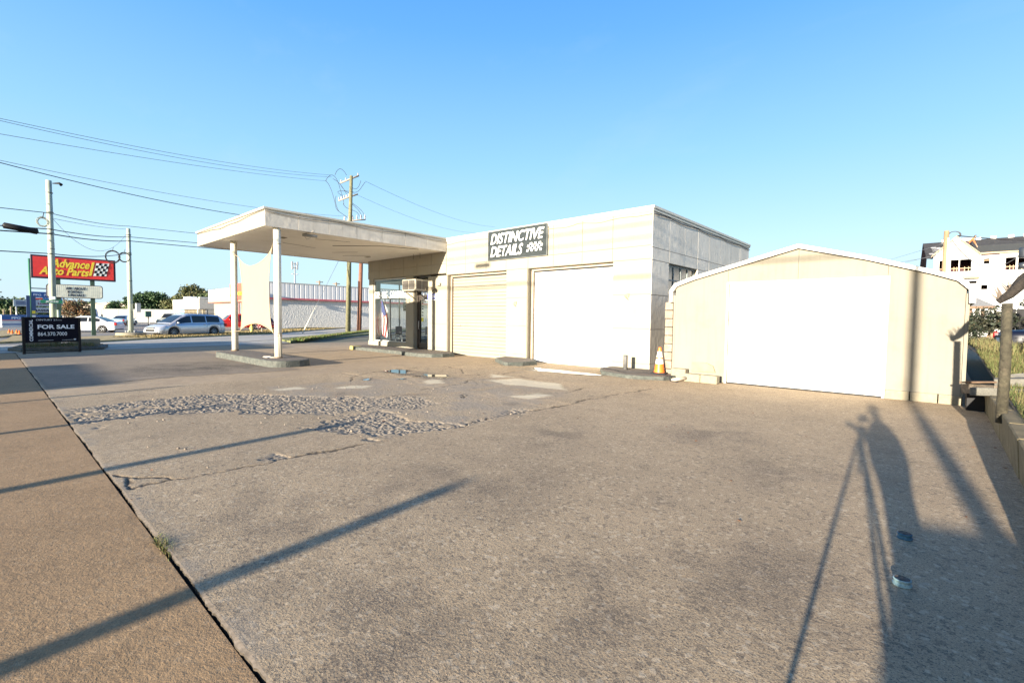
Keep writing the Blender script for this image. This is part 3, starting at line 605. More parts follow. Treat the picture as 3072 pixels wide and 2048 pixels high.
# canopy: part of the station
CX0, CX1, CY0 = -23.3, -16.15, 6.06
def ctop(x): return 5.06
cm = MB(); cm.box(CX0+.03, CX1-.03, CY0+.03, FY+.0, 4.50, 4.56); cm.build('canopy_soffit', soffit_m, st)
MB().box(CX0+.03, CX1-.03, CY0+.03, FY+.01, 4.9, 4.98).build('canopy_roof', MATS['roof_felt'], st)
mb = MB()
nfa = 7
for i in range(nfa):
    a = CY0+i*(FY-CY0)/nfa; b = CY0+(i+1)*(FY-CY0)/nfa
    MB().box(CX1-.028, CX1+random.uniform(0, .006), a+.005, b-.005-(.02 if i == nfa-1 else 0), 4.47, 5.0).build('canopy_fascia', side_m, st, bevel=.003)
for i in range(3):
    a = CX0+i*(CX1-.03-CX0)/3; b = CX0+(i+1)*(CX1-.03-CX0)/3
    MB().box(a+.003, b-.003, CY0-random.uniform(0, .005), CY0+.028, 4.47, 5.0).build('canopy_fascia', wall_m, st, bevel=.003)
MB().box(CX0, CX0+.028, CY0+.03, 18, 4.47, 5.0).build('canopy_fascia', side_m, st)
MB().box(CX0+.03, -22.5, FY, 18, 4.5, 4.95).build('canopy_soffit', soffit_m, st)
mb = MB(); mb.box(CX0-.04, CX1+.05, CY0-.05, CY0+.10, 5.001, 5.07); mb.box(CX1-.10, CX1+.05, CY0+.10, FY-.061, 5.001, 5.07); mb.box(CX0-.04, CX0+.1, CY0+.10, 18, 5.001, 5.07); mb.build('coping', coping_m, st, bevel=.006)
MB().tube([(x, CY0-.03, 4.97-.10*math.sin((x-CX0)/(CX1-CX0)*math.pi)**2*(1+.2*math.sin(x*3))) for x in np.linspace(CX0, CX1+.04, 30)], .008, 5).build('roof_cable', mat('dark_cable', (.1, .09, .08), .6), st)
MB().tube([(CX1+.03, y, 4.96-.07*abs(math.sin(y*1.1))) for y in np.linspace(CY0, FY, 30)], .010, 5).build('roof_cable', MATS['dark_cable'], st)
for x, yy in ((-20.69, 6.6), (-16.31, 6.5)):
    c = MB().tube([(x, yy, .15), (x, yy, 4.5)], .115, 18).build('canopy_column', mat('column_paint', (.60, .58, .50), .4, var=.05, dirt=(.4, .33, .22), ds=3, da=.35), st)
    MB().lathe([(.118, .20), (.14, .205), (.14, .24), (.118, .25)], (x, yy, 0), 18).build('base_collar', mat('rusty_collar', (.18, .12, .08), .8, var=.4, vs_=20), c)
    mb = MB()
    for z in (.95, 1.02, 3.96): mb.lathe([(.117, z-.012), (.13, z), (.117, z+.012)], (x, yy, 0), 16)
    mb.build('rope', mat('rope_tan', (.3, .24, .16), .9), c)
mb = MB(); mb.tube([(-16.2, 6.52, .2), (-16.17, 6.5, .9), (-16.2, 6.5, 1.0)], .01, 5); mb.tube([(-16.9, 6.25, .225), (-16.6, 6.38, .24), (-16.45, 6.2, .225), (-16.75, 6.15, .225), (-16.2, 6.42, .23)], .014, 5)
tag(mb.build('loose_cable', mat('pale_cable', (.5, .46, .4), .7), origin=(-16.5, 6.4, .16)), 'pale loose cable lying at the foot of the right canopy column', 'cable')
# soffit fixtures
mb = MB(); mb.tube([(-16.0, 7.6, 4.5), (-16.3, 7.55, 4.47), (-16.45, 7.4, 4.42)], .015, 5); mb.tube([(-16.45, 7.4, 4.40), (-16.2, 7.8, 4.36)], .05, 8); mb.tube([(-16.4, 7.45, 4.36), (-16.35, 7.5, 4.24), (-16.25, 7.6, 4.3)], .008, 5)
tag(mb.build('camera_bracket', mat('grey_plastic', (.25, .24, .22), .6), origin=(-16.3, 7.5, 4.4)), 'small broken security camera hanging under the canopy near its corner', 'camera')
mb = MB(); mb.tube([(-18.6, 9.6, 4.49), (-17.0, 11.0, 4.49), (-16.6, 12.4, 4.49)], .014, 5); mb.build('conduit', MATS['dark_cable'], st)
mb = MB()
for (a, b) in (((-17.6, 8.4), (-17.2, 9.6)), ((-19.5, 8.0), (-19.9, 9.5)), ((-20.6, 10.6), (-19.6, 11.3)), ((-21.3, 11.5), (-20.2, 12.3))): mb.tube([(*a, 4.498), ((a[0]+b[0])/2+.05, (a[1]+b[1])/2, 4.497), (*b, 4.498)], .007, 4)
mb.build('soffit_crack', dark_m, st)
for x in (-18.05, -17.55): MB().tube([(x, 13.2, 4.5), (x, 13.2, 4.3), (x+.03, 13.18, 4.26)], .008, 4).build('hook', black_m, st)
# canopy soffit hatches
for x, y in ((-18.4, 7.4), (-20.9, 12.4)): MB().box(x, x+.3, y, y+.18, 4.485, 4.499).build('soffit_hatch', mat('hatch_dark', (.2, .17, .12), .8), st)

# kerbed islands
def rrect(x0, x1, y0, y1, r, n=6, corners='all'):
    P = []
    for cx, cy, a in ((x1-r, y0+r, -90), (x1-r, y1-r, 0), (x0+r, y1-r, 90), (x0+r, y0+r, 180)):
        for k in range(n+1): t = R(a+90*k/n); P.append((cx+r*math.cos(t), cy+r*math.sin(t)))
    return P
def island(name, P, label, h=.15):
    o = thing(name, label, 'kerbed island', (sum(p[0] for p in P)/len(P), sum(p[1] for p in P)/len(P), 0))
    cx, cy = sum(p[0] for p in P)/len(P), sum(p[1] for p in P)/len(P)
    mb = MB(); n = len(P); rings = []
    for dz, ins in ((0, 0), (h-.03, .008), (h-.006, .02), (h, .045)):
        ring = []
        for i, p in enumerate(P):
            a, b = Vector(P[i-1]), Vector(P[(i+1) % n]); d = (b-a); d.normalize(); nn = Vector((-d.y, d.x)); ring.append((p[0]+nn.x*ins, p[1]+nn.y*ins, dz))
        rings.append(ring)
    V = sum(rings, []); mb.add(V, [(k*n+i, k*n+(i+1) % n, (k+1)*n+(i+1) % n, (k+1)*n+i) for k in range(3) for i in range(n)])
    mb.build('kerb', kerb_m, o); MB().poly([(x, y, h) for x, y, z in rings[-1]]).build('top_slab', islandtop_m, o); return o
island('pump_island', rrect(-20.9, -15.05, 5.85, 7.15, .5), 'long grey kerbed island under the two canopy columns', .21)
island('office_island', [(-21.6, 12.05), (-17.1, 11.95), (-16.95, 11.8), (-15.6, 11.8), (-15.15, 12.0), (-14.95, 12.4), (-14.93, 13.0), (-16.02, 13.56), (-22.6, 13.56), (-22.2, 12.6)], 'low kerbed walkway in front of the office windows and door')
MB().box(-21.62, -21.32, 12.03, 12.5, 0, .156).build('yellow_nosing', mat('faded_yellow', (.6, .5, .12), .8, var=.2), bpy.data.objects['office_island'])
island('kerbed_island', [(-11.3, 12.0), (-10.95, 11.72), (-10.75, 11.72), (-10.5, 12.2), (-10.45, 12.9), (-11.25, 13.56), (-12.55, 13.56), (-12.3, 12.7)], 'small rounded kerb island at the pier between the two garage doors', .14)
island('kerbed_island', [(-7.9, 12.9), (-7.3, 12.0), (-6.4, 11.75), (-5.9, 11.8), (-5.45, 12.1), (-5.3, 12.6), (-5.7, 13.2), (-6.0, 13.57), (-7.9, 13.56)], 'rounded kerb island at the right corner pier under the traffic cone', .11)

# office contents
def chair(x, y, rz, label):
    c = thing('office_chair', label, 'chair', (x, y, .14), rz, 'chairs inside the office')
    m = mat('chair_charcoal', (.05, .05, .055), .6)
    MB().box(-.24, .24, -.24, .24, .42, .49).build('seat', m, c, world=False, bevel=.02)
    MB().box(-.23, .23, .22, .27, .55, .98).build('backrest', m, c, world=False, bevel=.02)
    for sx in (-1, 1):
        MB().tube([(sx*.22, -.22, .42), (sx*.24, -.25, 0)], .014, 6).build('leg', steel_m, c, world=False)
        MB().tube([(sx*.22, .25, .9), (sx*.22, .24, .42), (sx*.24, .28, 0)], .014, 6).build('leg', steel_m, c, world=False)
        MB().tube([(sx*.26, -.2, .66), (sx*.26, .22, .68)], .02, 6).build('armrest', m, c, world=False)
chair(-21.5, 15.0, R(100), 'charcoal chair behind the left pane of the office window')
chair(-20.9, 15.5, R(60), 'charcoal chair in the middle behind the office window')
chair(-20.3, 15.7, R(20), 'charcoal chair nearest the entrance inside the office')
os_ = thing('open_sign', 'small dark sign reading OPEN hanging inside the office window', 'sign', (-19.5, FY+.3, 2.0))
MB().box(-19.78, -19.05, FY+.28, FY+.33, 1.92, 2.36).build('panel', black_m, os_, bevel=.01)
text('OPEN', FF, 2.82, 2.04, .26, mat('sign_grey', (.3, .3, .28), .5), os_, c=-.27, width=.56)
# flag
fl = thing('flag', 'striped red, white and blue flag hanging on its pole behind the office window', 'flag', (-21.55, FY+.9, .14))
MB().tube([(-21.35, FY+.75, .14), (-21.95, FY+.6, 2.75)], .018, 6).build('flag_pole', mat('pole_brown', (.2, .12, .06), .5), fl)
fr_, fw_ = mat('flag_red', (.55, .05, .05), .8), mat('flag_white', (.75, .73, .7), .8)
for k in range(9):
    mb = MB(); P = []
    n = 12
    for i in range(n+1):
        t = i/n; zz = 2.45-1.75*t
        for e_ in (k, k+1):
            wd = .12+.55*math.sin(min(1, t*1.5)*math.pi*.5)*(1-.5*max(0, t-.6)/.4); a = -22.02+.25*t*0+wd*e_/9; P.append((a, FY+.5+.05*math.sin(e_*1.6)+.02*t, zz-.35*(e_/9)*(t > .5)*(t-.5)))
    mb.add(P, [(2*i, 2*i+1, 2*i+3, 2*i+2) for i in range(n)], True); mb.build('stripe', fr_ if k % 2 else fw_, fl)
mb = MB(); P = [(-22.0, FY+.46, 2.5), (-21.83, FY+.44, 2.42), (-21.5, FY+.43, 1.75), (-21.75, FY+.45, 1.65), (-21.95, FY+.46, 1.9)]; mb.poly(P); mb.build('canton', mat('flag_blue', (.03, .04, .16), .8), fl)

# bollard, cone, board, pipe, cable
mb = MB(); mb.lathe([(.0, .0), (.065, .0), (.065, .42), (.055, .43), (.052, .40), (0, .40)], (-7.05, 12.95, .11), 14)
tag(mb.build('pipe_stub', mat('dark_pipe', (.1, .1, .1), .6, var=.3, vs_=10), origin=(-7.05, 12.95, .11)), 'short dark pipe stub standing at the right garage pier', 'pipe')
cn = thing('traffic_cone', 'orange traffic cone with two white reflective bands beside the building corner', 'cone', (-5.85, 12.7, .112), R(10))
def cr(z): return .155-.115*(z/.72)
mb = MB(); mb.box(-.21, .21, -.21, .21, 0, .035); mb.build('base', rubber_m, cn, world=False, bevel=.02)
def cband(z0, z1, m, nm, d=0): MB().lathe([(cr(z0)+d, z0), (cr(z1)+d, z1)], n=24).build(nm, m, cn, world=False)
cband(.034, .28, orange_m, 'cone_body'); cband(.28, .41, white_m, 'reflective_band', .002); cband(.41, .455, orange_m, 'cone_body'); cband(.455, .62, white_m, 'reflective_band', .002)
MB().lathe([(cr(.62), .62), (cr(.72), .72), (cr(.72)*.9, .74), (.02, .74), (.02, .70)], n=24).build('cone_tip', orange_m, cn, world=False)
mb = MB(); mb.box(-5.98, -5.62, 13.32, 13.35, .112, .52); tag(mb.build('white_board', white_m, origin=(-5.8, 13.3, .11), bevel=.004), 'white board leaning in the gap behind the traffic cone', 'board')
mb = MB(); mb.tube([(-5.18, 12.08, .05), (-4.95, 12.42, .09)], .045, 12); mb.lathe([(.046, -.002), (.03, -.002), (.03, .02)], (-5.18, 12.08, .05), 12, 'y')
tag(mb.build('pvc_pipe', mat('pvc_cream', (.36, .32, .26), .5), origin=(-5.1, 12.2, .05)), 'short cream plastic drain pipe lying against the concrete blocks', 'pipe')
pts = [(-7.7, 12.6, .125), (-7.2, 12.55, .125), (-6.9, 12.25, .125), (-6.5, 12.2, .125), (-6.2, 12.45, .125), (-5.9, 12.35, .125), (-5.6, 12.45, .125), (-5.35, 12.2, .12), (-5.2, 11.95, .03), (-5.0, 11.98, .02)]
mb = MB(); mb.tube(pts, .012, 5); tag(mb.build('extension_cord', wire_m, origin=(-6.3, 12.3, .12)), 'black cord snaking over the kerb island past the traffic cone', 'cord')

# ------------------------------------------------------------------ shade sail
ss = thing('shade_sail', 'beige shade cloth stretched between the two canopy columns', 'shade cloth', (-18.5, 6.53, 1.0))
nu, nv = 28, 36
TL, TR, BL, BR = Vector((-20.2, 6.6, 3.85)), Vector((-16.66, 6.5, 4.0)), Vector((-20.1, 6.62, 1.02)), Vector((-16.72, 6.5, 1.02))
V = []
for j in range(nv+1):
    v = j/nv
    for i in range(nu+1):
        q = i/nu; P = (TL.lerp(TR, q)).lerp(BL.lerp(BR, q), v)
        top = -.52*(4*q*(1-q))**.8*(1-v)**1.5; bot = .30*(4*q*(1-q))**.8*v**1.5
        side = (4*v*(1-v))**.6; P.x += .21*side*(1-q)**2 - .31*side*q**2*(1+.25*(v-.5)); P.z += top+bot
        P.y += .012*math.sin(q*23+v*6)*(1-abs(2*v-1))+.02*math.sin(q*9+v*4)+.05*math.sin(v*math.pi)*math.sin(q*math.pi); V.append(P)
mb = MB(); mb.add(V, [(j*(nu+1)+i, j*(nu+1)+i+1, (j+1)*(nu+1)+i+1, (j+1)*(nu+1)+i) for j in range(nv) for i in range(nu)], True)
sail = mb.build('cloth', fab_m, ss); so = sail.modifiers.new('thick', 'SOLIDIFY'); so.thickness = .006
ed = [V[i] for i in range(nu+1)]; ed2 = [V[j*(nu+1)+nu] for j in range(nv+1)]; ed3 = [V[nv*(nu+1)+i] for i in range(nu, -1, -1)]; ed4 = [V[j*(nu+1)] for j in range(nv, -1, -1)]
MB().tube(ed+ed2[1:]+ed3[1:]+ed4[1:], .011, 5).build('hem', mat('hem_tan', (.42, .34, .22), .8), ss)
for a, b in ((TL, (-20.62, 6.6, 3.97)), (TR, (-16.38, 6.5, 4.1)), (BL, (-20.6, 6.6, .97)), (BR, (-16.38, 6.5, .96))): MB().tube([a, b], .012, 5).build('rope', MATS['rope_tan'], ss)

# ------------------------------------------------------------------ metal shed
sh = thing('metal_shed', 'cream metal shed with a low white arched roof and wide white door', 'shed', (-2.55, 12.85, 0))
SY, SB = 12.85, 19.5
outer = [(-5.64, 2.11), (-5.64, 2.42), (-5.5, 2.62), (-4.99, 2.79), (-2.55, 3.42), (-1.25, 3.05), (-.17, 2.68), (.22, 2.53), (.46, 2.30), (.47, 2.01)]
inner = [(-5.55, 2.11), (-5.55, 2.38), (-5.44, 2.54), (-4.97, 2.70), (-2.55, 3.325), (-1.26, 2.965), (-.17, 2.60), (.20, 2.45), (.37, 2.27), (.38, 2.01)]
F_ = Frame((0, SY, 0), (1, SY, 0))
wallp = [(-5.52, .2), (-5.52, 2.3)] + [(x, z-.004) for x, z in inner[2:-2]] + [(.36, 2.2), (.36, .2)]
# front sheets left of, above and right of the door
def clipz(x):
    for (a, b) in zip(inner[:-1], inner[1:]):
        if a[0] <= x <= b[0] and b[0] > a[0]: return a[1]+(b[1]-a[1])*(x-a[0])/(b[0]-a[0])-.01
    return 2.3
def sheetpoly(x0, x1, z0):
    xs = [x0]+[p[0] for p in inner if x0 < p[0] < x1]+[x1]; return [(x0, z0)]+[(x, clipz(x)) for x in xs]+[(x1, z0)]
for x0, x1, z0 in ((-5.50, -4.12, .01), (-4.12, -2.55, 2.60), (-2.55, -.88, 2.60), (-.88, .34, .19)):
    MB().fprism(F_, sheetpoly(x0+.003, x1-.003, z0), 0, -.03).build('wall_sheet', shed_m, sh)
mb = MB(); n = len(outer)
for a in range(n-1):
    for (P, y0) in ((outer, 0),): pass
V = [(x, SY-.12, z) for x, z in outer]+[(x, SY-.12, z) for x, z in inner]+[(x, SB, z) for x, z in outer]+[(x, SB, z) for x, z in inner]
Fc = []
for a in range(n-1):
    Fc += [(a, a+1, n+a+1, n+a), (2*n+a, 2*n+a+1, a+1, a), (3*n+a, 3*n+a+1, n+a+1, n+a)]
Fc += [(0, n, 3*n, 2*n), (n-1, 2*n-1, 4*n-1, 3*n-1)]
mb.add(V, Fc); mb.build('roof', roofmetal_m, sh)
mb = MB()
for k in range(1, 33):
    y = SY+k*.2; mb.tube([(x, y, z+.012) for x, z in outer], .018, 4)
mb.build('roof_rib', roofmetal_m, sh)
MB().box(-5.55, -5.50, SY, SB, 0, 2.3).box(.33, .37, SY, SB, 0, 2.2).box(-5.5, .36, SB-.05, SB, 0, 2.4).build('side_wall', shed_m, sh)
rb = MB()
for k in range(12): rb.box(.37, .395, SY+.02+k*.25, SY+.08+k*.25, .2, 2.2)
rb.build('side_rib', shed_m, sh)
dd = MB().box(-4.08, -.90, SY+.03, SY+.06, .03, 2.56).build('shed_door', door_white, sh)
for k in range(4):
    MB().box(-4.07, -.91, SY+.008, SY+.029, .035+k*.632, .035+(k+1)*.632-.008).build('door_section', door_white, dd, bevel=.003)
MB().box(-4.14, -4.09, SY-.02, SY+.02, .0, 2.59).box(-.895, -.845, SY-.02, SY+.02, .0, 2.59).box(-4.14, -.845, SY-.018, SY+.02, 2.565, 2.60).build('door_frame', mat('door_trim_white', (.5, .47, .42), .4), sh)
MB().box(-4.08, -.9, SY+.01, SY+.03, .0, .034).build('door_seal', black_m, sh)
MB().box(-2.0, -1.9, SY+.0, SY+.009, .18, .22).build('handle', alu_m, dd)
for x0, x1 in ((-.84, -.44), (-.43, .0), (.01, .36)):
    MB().box(x0+.004, x1-.004, SY-.03, SY+.10, 0, .188).build('block', conc_m, sh, bevel=.006)
# masonry strip between shed and station
for k in range(9):
    MB().box(-5.80+random.uniform(-.01, .01), -5.58, SY+.02, SY+.3, .02+k*.235, .02+(k+1)*.235-.018).build('block', mat('old_block', (.24, .2, .155), .9, var=.2, vs_=8, bump=.6, bs=40, dirt=(.15, .12, .1), ds=5), sh, bevel=.012)
def block(x0, x1, y0, y1, z0, z1, lab, name='concrete_block'):
    mb = MB().box(x0, x1, y0, y1, z0, z1); tag(mb.build(name, conc_m, bevel=.012, origin=((x0+x1)/2, (y0+y1)/2, z0)), lab, 'block', 'concrete blocks along the foot of the shed')
block(-5.46, -5.06, 12.58, 12.80, .02, .30, 'cream concrete block nearest the cone, leftmost at the shed foot')
block(-5.02, -4.60, 12.38, 12.60, 0, .21, 'cream concrete block behind the plastic drain pipe')
block(-4.59, -4.17, 12.38, 12.60, 0, .21, 'cream concrete block beside the left edge of the shed door')
mb = MB().fprism(F_, [(-4.98, .235), (-4.98, .48), (-4.62, .50), (-4.42, .42), (-4.36, .25)], .045, .0); mb.build('patch_panel', mat('stained_panel', (.24, .205, .13), .7, var=.15, vs_=5), sh, bevel=.006)

# ------------------------------------------------------------------ retaining wall, bank and debris at right
rw = thing('retaining_wall', 'low yellowish concrete retaining wall holding the grassy bank at the right edge', 'wall', (.68, 6, 0))
rw_m = mat('stained_retaining', (.15, .12, .065), .9, var=.25, vs_=5, bump=.7, bs=30, dirt=(.12, .1, .06), ds=2, da=.6)
y = -.6
while y < 12.4:
    L_ = random.uniform(.9, 1.25); hz = .10+.34*min(1, max(0, (y+.5)/8)); y1 = min(12.45, y+L_)
    hz1 = .10+.34*min(1, max(0, (y1+.5)/8)); x0 = .665+random.uniform(-.003, .004)
    mb = MB(); mb.add([(x0, y+.01, -.03), (x0+.16, y+.01, -.03), (x0+.16, y1-.01, -.03), (x0, y1-.01, -.03), (x0-.03, y+.01, hz), (x0+.16, y+.01, hz), (x0+.16, y1-.01, hz1), (x0-.03, y1-.01, hz1)], [(0, 1, 2, 3), (4, 5, 6, 7), (0, 1, 5, 4), (1, 2, 6, 5), (2, 3, 7, 6), (3, 0, 4, 7)])
    mb.build('slab', rw_m, rw, bevel=.015); y = y1
def bank_z(x, y):
    e = min(1, max(0, (y+.5)/8)); return .07+.34*e + .06*e*min(1.0, (x-.8)*.6) + min(.35, max(0, (y-8))*.035)
gx = np.linspace(.78, 14, 60); gy = np.linspace(-2, 32, 110)
V = []; random.seed(3)
for yy in gy:
    for xx in gx: V.append((xx, yy, bank_z(xx, yy)+.05*(fbm(np.array(xx*2.0), np.array(yy*2.0), 3, 5)-.5)*2))
nx = len(gx); mb = MB(); mb.add(V, [(j*nx+i, j*nx+i+1, (j+1)*nx+i+1, (j+1)*nx+i) for j in range(len(gy)-1) for i in range(nx-1)], True)
struct('grass_bank', mb, dirt_m)
def grass(name, pts, hmin, hmax, m, blades, label_kind='stuff', w_=.006, lean=.5, seed=1):
    rng = random.Random(seed); V = []; Fc = []; mi = []
    for _ in range(blades):
        p = pts(rng)
        if p is None: continue
        x, y, z = p; h = rng.uniform(hmin, hmax); a = rng.uniform(0, 6.283); l = rng.uniform(0, lean)*h; ww = w_*rng.uniform(.6, 1.4)
        dx, dy = math.cos(a), math.sin(a); b = len(V)
        V += [(x-dy*ww, y+dx*ww, z), (x+dy*ww, y-dx*ww, z), (x+dx*l*.45+dy*ww*.6, y+dy*l*.45-dx*ww*.6, z+h*.6), (x+dx*l*.45-dy*ww*.6, y+dy*l*.45+dx*ww*.6, z+h*.6), (x+dx*l, y+dy*l, z+h)]
        Fc += [(b, b+1, b+2, b+3), (b+3, b+2, b+4)]; k = 1 if rng.random() < .45 else 0; mi += [k, k]
    me = bpy.data.meshes.new(name); me.from_pydata(V, [], Fc)
    for mm in m: me.materials.append(mm)
    me.polygons.foreach_set('material_index', mi); o = bpy.data.objects.new(name, me); COL.objects.link(o); return tag(o, kind='stuff')
def bankp(rng):
    x = .80+abs(rng.gauss(0, 1.0)); y = rng.uniform(2.5, 20)
    if rng.random() > .35+.9*float(fbm(np.array(x*1.3), np.array(y*1.3), 2, 9)): return None
    return (x, y, bank_z(x, y)-.01)
grass('bank_grass', bankp, .04, .16, (grass_m, mat('straw', (.15, .125, .055), .9, var=.25, vs_=5)), 42000, w_=.004, lean=.9)
def bankp2(rng):
    x = rng.uniform(.9, 5); y = rng.uniform(18, 31); return (x, y, bank_z(x, y)-.02) if rng.random() < .7 else None
grass('bank_grass', bankp2, .08, .4, (MATS['straw'], mat('olive_blades', (.12, .13, .05), .9)), 16000, w_=.012, lean=.9, seed=5)
def jt(rng):
    x = rng.gauss(-3.98, .09); return (x, rng.uniform(.76, .82), -.03)
grass('crack_weeds', jt, .03, .06, (grass_m, MATS['straw']), 350, w_=.003, lean=1.2, seed=9)
def vergep(A, B, wd):
    A = Vector(A); B = Vector(B)
    def g(rng):
        t = rng.random(); p = A.lerp(B, t); d = (B-A).normalized(); o = rng.uniform(0, wd); return (p.x-d.y*o, p.y+d.x*o, .07)
    return g
strw = MATS['straw']
grass('verge_grass', vergep((-37.9, 7.3), (-44, 16.8), 3.2), .03, .12, (strw, dry_m), 9000, w_=.02, lean=.9, seed=11)
grass('verge_grass', vergep((-44, 16.8), (-59.5, 31.2), 4.0), .03, .14, (strw, dry_m), 12000, w_=.025, lean=.9, seed=12)
grass('verge_grass', vergep((-46, 27.5), (-30, 12.6), .9), .05, .22, (mat('green_blades', (.10, .16, .04), .9), strw), 14000, w_=.02, lean=.8, seed=13)
# dark crate, boards and broken slabs at the shed corner
mb = MB(); mb.box(.40, .65, 12.25, 12.7, 0, .34); mb.box(.385, .655, 12.235, 12.72, .34, .37)
tag(mb.build('plastic_crate', black_m, origin=(.52, 12.4, 0), bevel=.01), 'black plastic crate tucked between the shed corner and the retaining wall', 'crate')
random.seed(11)
def board(pts, th, wd, label, m=None, cat='board', name='broken_board'):
    a, b = Vector(pts[0]), Vector(pts[1]); d = (b-a).normalized(); s_ = d.cross(Vector((0, 0, 1))).normalized(); u_ = s_.cross(d)
    L_ = (b-a).length; mb = MB(); P = []
    n = 5
    for k in range(n+1):
        t = k/n*L_
        for (p, q) in ((-.5, -.5), (.5, -.5), (.5, .5), (-.5, .5)): P.append(a+d*t+s_*p*wd*(1+random.uniform(-.12, .12))+u_*q*th*(1+random.uniform(-.15, .15)))
    mb.add(P, [(4*k+i, 4*k+(i+1) % 4, 4*k+4+(i+1) % 4, 4*k+4+i) for k in range(n) for i in range(4)]+[(0, 1, 2, 3), (4*n, 4*n+1, 4*n+2, 4*n+3)])
    tag(mb.build(name, m or wood_m, origin=a, bevel=.006), label, cat)
slabm = mat('grey_slab', (.12, .115, .10), .9, var=.25, vs_=8, bump=.8, bs=40)
board([(.45, 11.3, .46), (1.9, 10.6, .62)], .13, .22, 'long grey broken kerb slab lying across the top of the retaining wall', slabm, 'slab', 'broken_slab')
board([(.72, 11.7, .60), (2.2, 11.6, .78)], .14, .3, 'upper grey broken slab resting on the bank behind the long one', slabm, 'slab', 'broken_slab')
board([(.36, 11.9, .55), (.78, 11.6, .62)], .03, .30, 'thin rusty curled sheet poking out over the shed corner', mat('rusty_sheet', (.14, .09, .06), .8, var=.3), 'sheet', 'metal_sheet')
board([(.40, 12.1, .42), (.80, 11.4, .50)], .16, .2, 'dark weathered timber above the black plastic crate', wood_m)
board([(.95, 12.3, .62), (1.5, 12.6, .72)], .12, .34, 'pale concrete lump on the bank beside the shed', mat('pale_lump', (.38, .34, .26), .9), 'slab', 'broken_slab')
# wooden post with gnarled spiky limb
vp = thing('gnarled_post', 'weathered wooden post carrying a gnarled spiky branch at the right edge', 'post', (.64, 9.0, .42))
MB().tube([(.64, 9.0, .30), (.645, 9.0, 1.1), (.63, 9.0, 1.88)], [.060, .056, .052], 12).build('post', mat('lichen_wood', (.045, .04, .026), .9, var=.45, vs_=12, bump=1, bs=30, dirt=(.09, .07, .05), ds=9, da=.8), vp)
mb = MB(); P = [(.54, 8.98, 1.90), (.64, 8.98, 1.99), (.74, 8.95, 2.12), (.86, 8.9, 2.26), (1.05, 8.85, 2.42), (1.3, 8.8, 2.55)]
mb.tube(P, [.035, .055, .062, .06, .05, .04], 8); mb.tube([(.62, 9.04, 2.0), (.74, 9.02, 2.2), (.9, 8.95, 2.38), (1.1, 8.9, 2.6)], [.03, .04, .035, .03], 7); mb.build('limb', mat('dark_bark', (.022, .018, .015), .9, var=.5, vs_=20, bump=1, bs=40), vp)
for k in range(16):
    t = random.random(); i = int(t*4.99); p = Vector(P[i]).lerp(Vector(P[i+1]), t*4.99-i); a = random.uniform(-1, 1)
    e = p+Vector((-.04+random.uniform(-.08, .04), random.uniform(-.05, .05), random.uniform(.10, .24)))
    MB().tube([p, p.lerp(e, .5)+Vector((.008, 0, 0)), e], [.014, .009, .002], 5).build('spike', mat('pale_twig', (.13, .105, .085), .85), vp)
# flattened caps on the lot
def cap(x, y, z, m, lab, cm_):
    o = thing('standpipe', lab, 'pipe', (x, y, 0)); MB().lathe([(.048, 0), (.05, .01), (.042, .012), (.042, .03), (.047, .032), (.045, .038), (.040, .040)], (x, y, 0), 18).build('ring', m, o); MB().lathe([(.040, .040), (.036, .034), (.02, .033), (.012, .042), (0, .043)], (x, y, 0), 14).build('lid', cm_, o)
rust = mat('rusty_lid', (.12, .10, .08), .8, var=.4, vs_=40)
cap(-.115, 3.73, 0, mat('pale_blue_paint', (.28, .42, .44), .6, var=.3, vs_=30, dirt=(.08, .06, .05), ds=25, da=.9), 'pale blue painted pipe cap on the slab, the nearer of two', rust)
cap(-.14, 4.56, 0, mat('mid_blue_paint', (.04, .13, .2), .6, var=.3, vs_=30, dirt=(.05, .04, .035), ds=25, da=.9), 'dark blue pipe cap standing in the shadow, the farther of two', rust)
# small litter: leaves, twigs, chips
random.seed(5)
leaf_m = mat('dead_leaf', (.22, .09, .035), .8, var=.4, vs_=30); chip_m = mat('concrete_chip', (.24, .20, .16), .9)
for k in range(46):
    x = random.uniform(-9, .6); yy = random.uniform(-.6, 9)
    if k < 6: x, yy = random.uniform(.35, .66), random.uniform(8, 12.6)
    mb = MB(); s_ = random.uniform(.012, .032); a = random.uniform(0, 6)
    c_, n_ = math.cos(a)*s_, math.sin(a)*s_
    mb.add([(x-c_, yy-n_, .004), (x+n_*.5, yy-c_*.5, .010), (x+c_, yy+n_, .006), (x-n_*.5, yy+c_*.5, .014)], [(0, 1, 2), (0, 2, 3)])
    tag(mb.build('fallen_leaf', leaf_m, origin=(x, yy, .004)), 'small dead brown leaf lying on the concrete', 'leaf', 'dead leaves scattered over the concrete')
for k in range(60):
    x = random.gauss(-7.6, 1.5); yy = random.uniform(1.2, 7); s_ = random.uniform(.006, .018); mb = MB()
    if x > -4.9: continue
    P = [(x+s_*math.cos(a)*random.uniform(.6, 1.2), yy+s_*math.sin(a)*random.uniform(.6, 1.2), 0) for a in (0, 1.2, 2.5, 3.7, 5)]
    mb.prism([p[:2] for p in P], 0, s_*.7+.006); tag(mb.build('concrete_chip', chip_m, origin=(x, yy, 0)), 'loose chip of broken concrete by the eroded patch', 'chip', 'loose concrete chips around the eroded patch')

